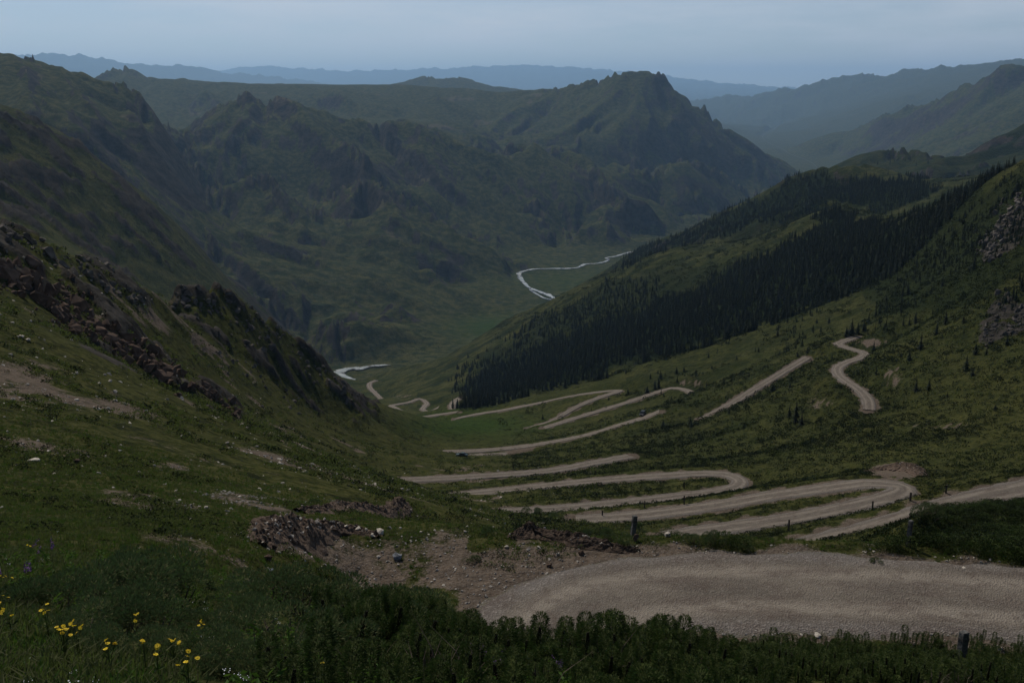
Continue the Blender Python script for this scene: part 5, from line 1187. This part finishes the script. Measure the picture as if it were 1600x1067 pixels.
# ------------------------------------------------------------------ two cars
def car(p, rz, paint, label, suv, pitch=0.0):
    L_, Wd, Hh = (4.6, 1.85, 1.75) if suv else (4.4, 1.7, 1.42)
    o = bpy.data.objects.new('car', None); C.objects.link(o); o.location = p; o.rotation_euler = (0, pitch, rz); o['label'] = label; o['category'] = 'car'
    def part(nm, bm, m, par=o, loc=None, bev=0.):
        if bev: bmesh.ops.bevel(bm, geom=bm.edges[:], offset=bev, segments=2, affect='EDGES')
        me = bpy.data.meshes.new(nm); bm.to_mesh(me); bm.free(); me.materials.append(m); q_ = link(nm, me, parent=par)
        if loc: q_.location = loc
        return q_
    def loft(prof, w0, w1=None):
        bm = bmesh.new(); a = [bm.verts.new((x, -((w1 or w0) if z > Hh*.62 else w0)/2, z)) for x, z in prof]; b_ = [bm.verts.new((x, ((w1 or w0) if z > Hh*.62 else w0)/2, z)) for x, z in prof]
        bm.faces.new(a); bm.faces.new(b_[::-1])
        for i in range(len(prof)): j = (i+1) % len(prof); bm.faces.new([a[j], a[i], b_[i], b_[j]])
        bmesh.ops.recalc_face_normals(bm, faces=bm.faces); return bm
    z0 = .32 if suv else .24; zb = Hh*.60
    h2_ = L_/2
    body = part('body', loft([(-h2_, z0), (h2_, z0), (h2_, z0+.3), (h2_-.05, zb*.82), (h2_-.9, zb), (-h2_+.15 if suv else -h2_+.6, zb), (-h2_+.02, zb*.85)], Wd), paint, bev=.06)
    cab = [(h2_-1.15, zb-.01), (h2_-1.9, Hh-.06), (-h2_+.75 if suv else -h2_+1.5, Hh-.05), (-h2_+.2 if suv else -h2_+.75, zb-.01)]
    part('window_band', loft(cab, Wd*.93, Wd*.80), M_GLASS, bev=.03)
    bm = bmesh.new(); box_bm(bm, (cab[1][0]-cab[2][0])*.98, Wd*.79, .07, ((cab[1][0]+cab[2][0])/2, 0, Hh-.03)); part('roof', bm, paint, bev=.02)
    for s_ in (-1, 1):
        for t in (.32, .02, -.3):
            bm = bmesh.new(); box_bm(bm, .07, .03, Hh-zb+.02, (0, 0, 0)); q_ = part('pillar', bm, paint, loc=(L_*t*.8-.25, s_*Wd*.438, (zb+Hh)/2-.03)); q_.rotation_euler = (s_*.16, 0, 0)
        bm = bmesh.new(); box_bm(bm, .12, .10, .12, (h2_-1.35, s_*(Wd/2+.06), zb+.08)); part('mirror', bm, paint, bev=.02)
        bm = bmesh.new(); box_bm(bm, .05, .36, .15, (h2_+.005, s_*Wd*.36, zb*.74)); part('headlight', bm, M_LAMP, bev=.015)
        bm = bmesh.new(); box_bm(bm, .05, .22, .2, (-h2_+.01, s_*Wd*.39, zb*.8)); part('tail_light', bm, M_RED, bev=.015)
        for xx in (h2_-.85, -h2_+.85):
            bm = bmesh.new(); r = .36 if suv else .31
            bmesh.ops.create_cone(bm, cap_ends=True, segments=20, radius1=r, radius2=r, depth=.22, matrix=Matrix.Rotation(math.pi/2, 4, 'X'))
            wh = part('wheel', bm, M_TYRE, loc=(xx, s_*(Wd/2-.10), r), bev=.0)
            bm = bmesh.new(); bmesh.ops.create_cone(bm, cap_ends=True, segments=14, radius1=r*.6, radius2=r*.5, depth=.24, matrix=Matrix.Rotation(math.pi/2, 4, 'X')); part('rim', bm, M_CHROME, par=wh)
    bm = bmesh.new(); box_bm(bm, .06, Wd*.9, .2, (h2_+.02, 0, z0+.12)); part('bumper', bm, M_TYRE, bev=.03)
    bm = bmesh.new(); box_bm(bm, .04, Wd*.42, .16, (h2_+.01, 0, zb*.72)); part('grille', bm, M_TYRE)
p = hit(1004, 649, 330, 480); car(p+Vector((0, 0, .12)), math.radians(248), M_PAINTB, 'black off-road car coming down at the tip of the middle straight road', True)
p = hit(722, 713, 330, 480); car(p+Vector((0, 0, .12)), math.radians(172), M_PAINTG, 'dark green car driving on the short spur road below the long curve', False)

# ------------------------------------------------------------------ flowers
def daisy_head(n=13, r=.028):
    V_, F_ = [], []
    for k in range(n):
        a = 2*math.pi*k/n+R_.uniform(-.1, .1); d = Vector((math.cos(a), math.sin(a), R_.uniform(-.1, .25))); s_ = Vector((-math.sin(a), math.cos(a), 0))*.005; i = len(V_)
        V_ += [d*.006-s_*.6, d*.006+s_*.6, d*r*.8+s_, d*r, d*r*.8-s_]; F_.append((i, i+1, i+2, i+3, i+4))
    i = len(V_); V_ += [Vector((math.cos(a)*.008, math.sin(a)*.008, .004)) for a in np.linspace(0, 6.28, 8)[:-1]]+[Vector((0, 0, .009))]
    for k in range(7): F_.append((i+k, i+(k+1) % 7, i+7))
    return me_from('flower_head', V_, F_, M_YEL)
HD = daisy_head()
def flower(px, py, nh, hgt, label, me_head, name='yellow_flower', cat='flower', group=None, sc_=1.0, spread=.05, up=True):
    p = hit(px, py, 3.2, 60)
    if p is None: return
    # the given pixel is where the heads show: the foot stands lower on the same slope
    p = hit(px+R_.uniform(-3, 3), py+hgt*F/p.length*.85, 3.2, 60) or p
    o = bpy.data.objects.new(name, None); C.objects.link(o); o.location = p; o['label'] = label; o['category'] = cat
    if group: o['group'] = group
    SV, SF = [], []; LV, LF = [], []
    for k in range(nh):
        t = Vector((R_.gauss(0, spread), R_.gauss(0, spread), hgt*R_.uniform(.85, 1.08))); fork = Vector((t.x*.3, t.y*.3, hgt*.65))
        SV, SF = [], []; tube(SV, SF, [Vector((0, 0, -.05)), fork, t], .003, .0018, 3); link('stem', me_from('stem', SV, SF, M_STALK), parent=o)
        q_ = link('flower_head', me_head, parent=o); q_.location = t; q_.scale = (sc_,)*3; q_.rotation_euler = (R_.uniform(-.1, .9), R_.uniform(-.5, .5), R_.uniform(0, 6))
    for k in range(9):
        a = R_.uniform(0, 6.28); z = R_.uniform(.0, hgt*.7); leaf(LV, LF, Vector((0, 0, z)), Vector((math.cos(a), math.sin(a), .6)).normalized(), .07, .018)
    link('leaf', me_from('leaf', LV, LF, M_STALK), parent=o)
yel = [(105, 997, 11, 'largest cluster of yellow daisies low on the near grass', .05), (122, 996, 6, 'smaller yellow daisy cluster touching the largest one', .03), (76, 966, 6, 'yellow flower pair at the foot of the grey green bushes', .03), (26, 968, 4, 'single yellow bloom between the bushes and the frame edge', .03),
       (3, 950, 5, 'yellow flowers cut by the frame edge beside the bushes', .04), (217, 980, 4, 'yellow flower standing before the dark bushes', .03), (178, 1022, 5, 'orange yellow flowers in the shade below the bushes', .04), (230, 1020, 3, 'small yellow flower at the corner of the bushes', .02),
       (276, 1013, 7, 'yellow daisy cluster in grass between the two thickets', .05), (323, 986, 5, 'upright yellow flower cluster against the middle thicket', .04), (296, 1050, 5, 'yellow flowers near the bottom edge before the middle thicket', .04), (253, 1037, 3, 'small yellow flower low in the grass strip', .02),
       (18, 915, 4, 'yellow flowers beside the purple spike at the frame edge', .04), (50, 860, 3, 'faint yellow flowers higher on the meadow', .05), (510, 1052, 3, 'yellow flowers at the bottom among dark leaves', .04)]
for px, py, nh, lb, sp in yel: flower(px, py, nh, .36, lb, HD, sc_=.68, spread=sp)
def spike_head():
    V_, F_ = [], []
    for k in range(46):
        a = R_.uniform(0, 6.28); z = R_.uniform(0, .16); o_ = Vector((math.cos(a), math.sin(a), .35)).normalized(); leaf(V_, F_, Vector((0, 0, z))+o_*.006, o_, .022*(1.1-z*3), .014)
    return me_from('flower_spike', V_, F_, M_PUR)
SPK = spike_head()
for px, py, lb in [(43, 912, 'tall purple flower spike rising beside the grey green bushes'), (3, 912, 'purple flower spike at the frame edge'), (62, 872, 'dark purple flower spike on the meadow above the bushes'), (84, 870, 'purple flower spike standing near its darker twin'), (262, 911, 'pale violet flower beside the round bushes'),
                   (738, 1020, 'purple blossom spray among the brushy shrubs, uppermost of three'), (760, 1030, 'purple blossom spray in the shrubs, middle of three'), (785, 1045, 'purple blossom spray in the shrubs, lowest of three'), (605, 940, 'violet flower spike at the top of the middle thicket'), (875, 1050, 'dull violet flower at the bottom among the shrubs')]:
    flower(px, py, 2 if px < 300 else 4, .42, lb, SPK, 'purple_flower', spread=.04, sc_=1.1)
sx, sy, sz = sample(2600, 3.6, 24, (-.6, -.08), 1.9, 71); k = fbm(sx, sy, 1.6, 2, 260) > .1
WF, WV = [], []
R_.seed(3)
VV, FF = [], []
for k3 in range(9):
    a = R_.uniform(0, 6.28); c = Vector((math.cos(a)*.05, math.sin(a)*.05, .14+R_.uniform(0, .06))); i = len(VV)
    VV += [c+Vector((math.cos(b_)*.008, math.sin(b_)*.008, 0)) for b_ in np.linspace(0, 6.28, 6)[:-1]]; FF.append(tuple(range(i, i+5)))
scatter('white_flowers', [me_from('white_flowers', VV, FF, M_WHT)], np.stack([sx, sy, sz], -1)[k][::5], .45+.3*rng.random(len(sx[k][::5])), 'tiny white flowers sprinkled through the near grass', 'flowers', .1)
# dry stems among the shrubs
sx, sy, sz = sample(1500, 8, 32, (-.25, .6), 1.4, 72); qx, qy = proj(sx, sy, sz); k = inpoly(qx, qy, [(330, 1000), (600, 985), (1100, 1025), (1620, 1006), (1620, 1120), (330, 1200)]) & (fbm(sx, sy, 2, 2, 270) > .3)
scatter('dry_stems', [tuft_mesh(95, 7, .75, M_DRY, .10, .007), tuft_mesh(96, 5, .85, M_DRY, .14, .008)], np.stack([sx, sy, sz], -1)[k], .6+.45*rng.random(int(k.sum())), 'bare brown dry stems poking through the roadside shrubs', 'stems', .12)
# broad-leaved herbs in the thickets
sx, sy, sz = sample(3000, 5, 24, (-.5, .2), 1.7, 73); qx, qy = proj(sx, sy, sz); k = inpoly(qx, qy, [(0, 880), (300, 880), (500, 930), (640, 980), (900, 1040), (900, 1200), (380, 1200), (300, 1000), (0, 960)]) & (fbm(sx, sy, 1.5, 2, 271) > -.05)
VV, FF = [], []
for k3 in range(22):
    a = R_.uniform(0, 6.28); leaf(VV, FF, Vector((R_.uniform(-.04, .04), R_.uniform(-.04, .04), R_.uniform(.02, .3))), Vector((math.cos(a), math.sin(a), R_.uniform(.1, .8))).normalized(), R_.uniform(.05, .09), .026)
scatter('leafy_herbs', [me_from('herb', VV, FF, M_LUSHG)], np.stack([sx, sy, sz], -1)[k], .7+.7*rng.random(int(k.sum())), 'fresh broad-leaved herbs filling gaps between the bushes', 'herbs', .2)
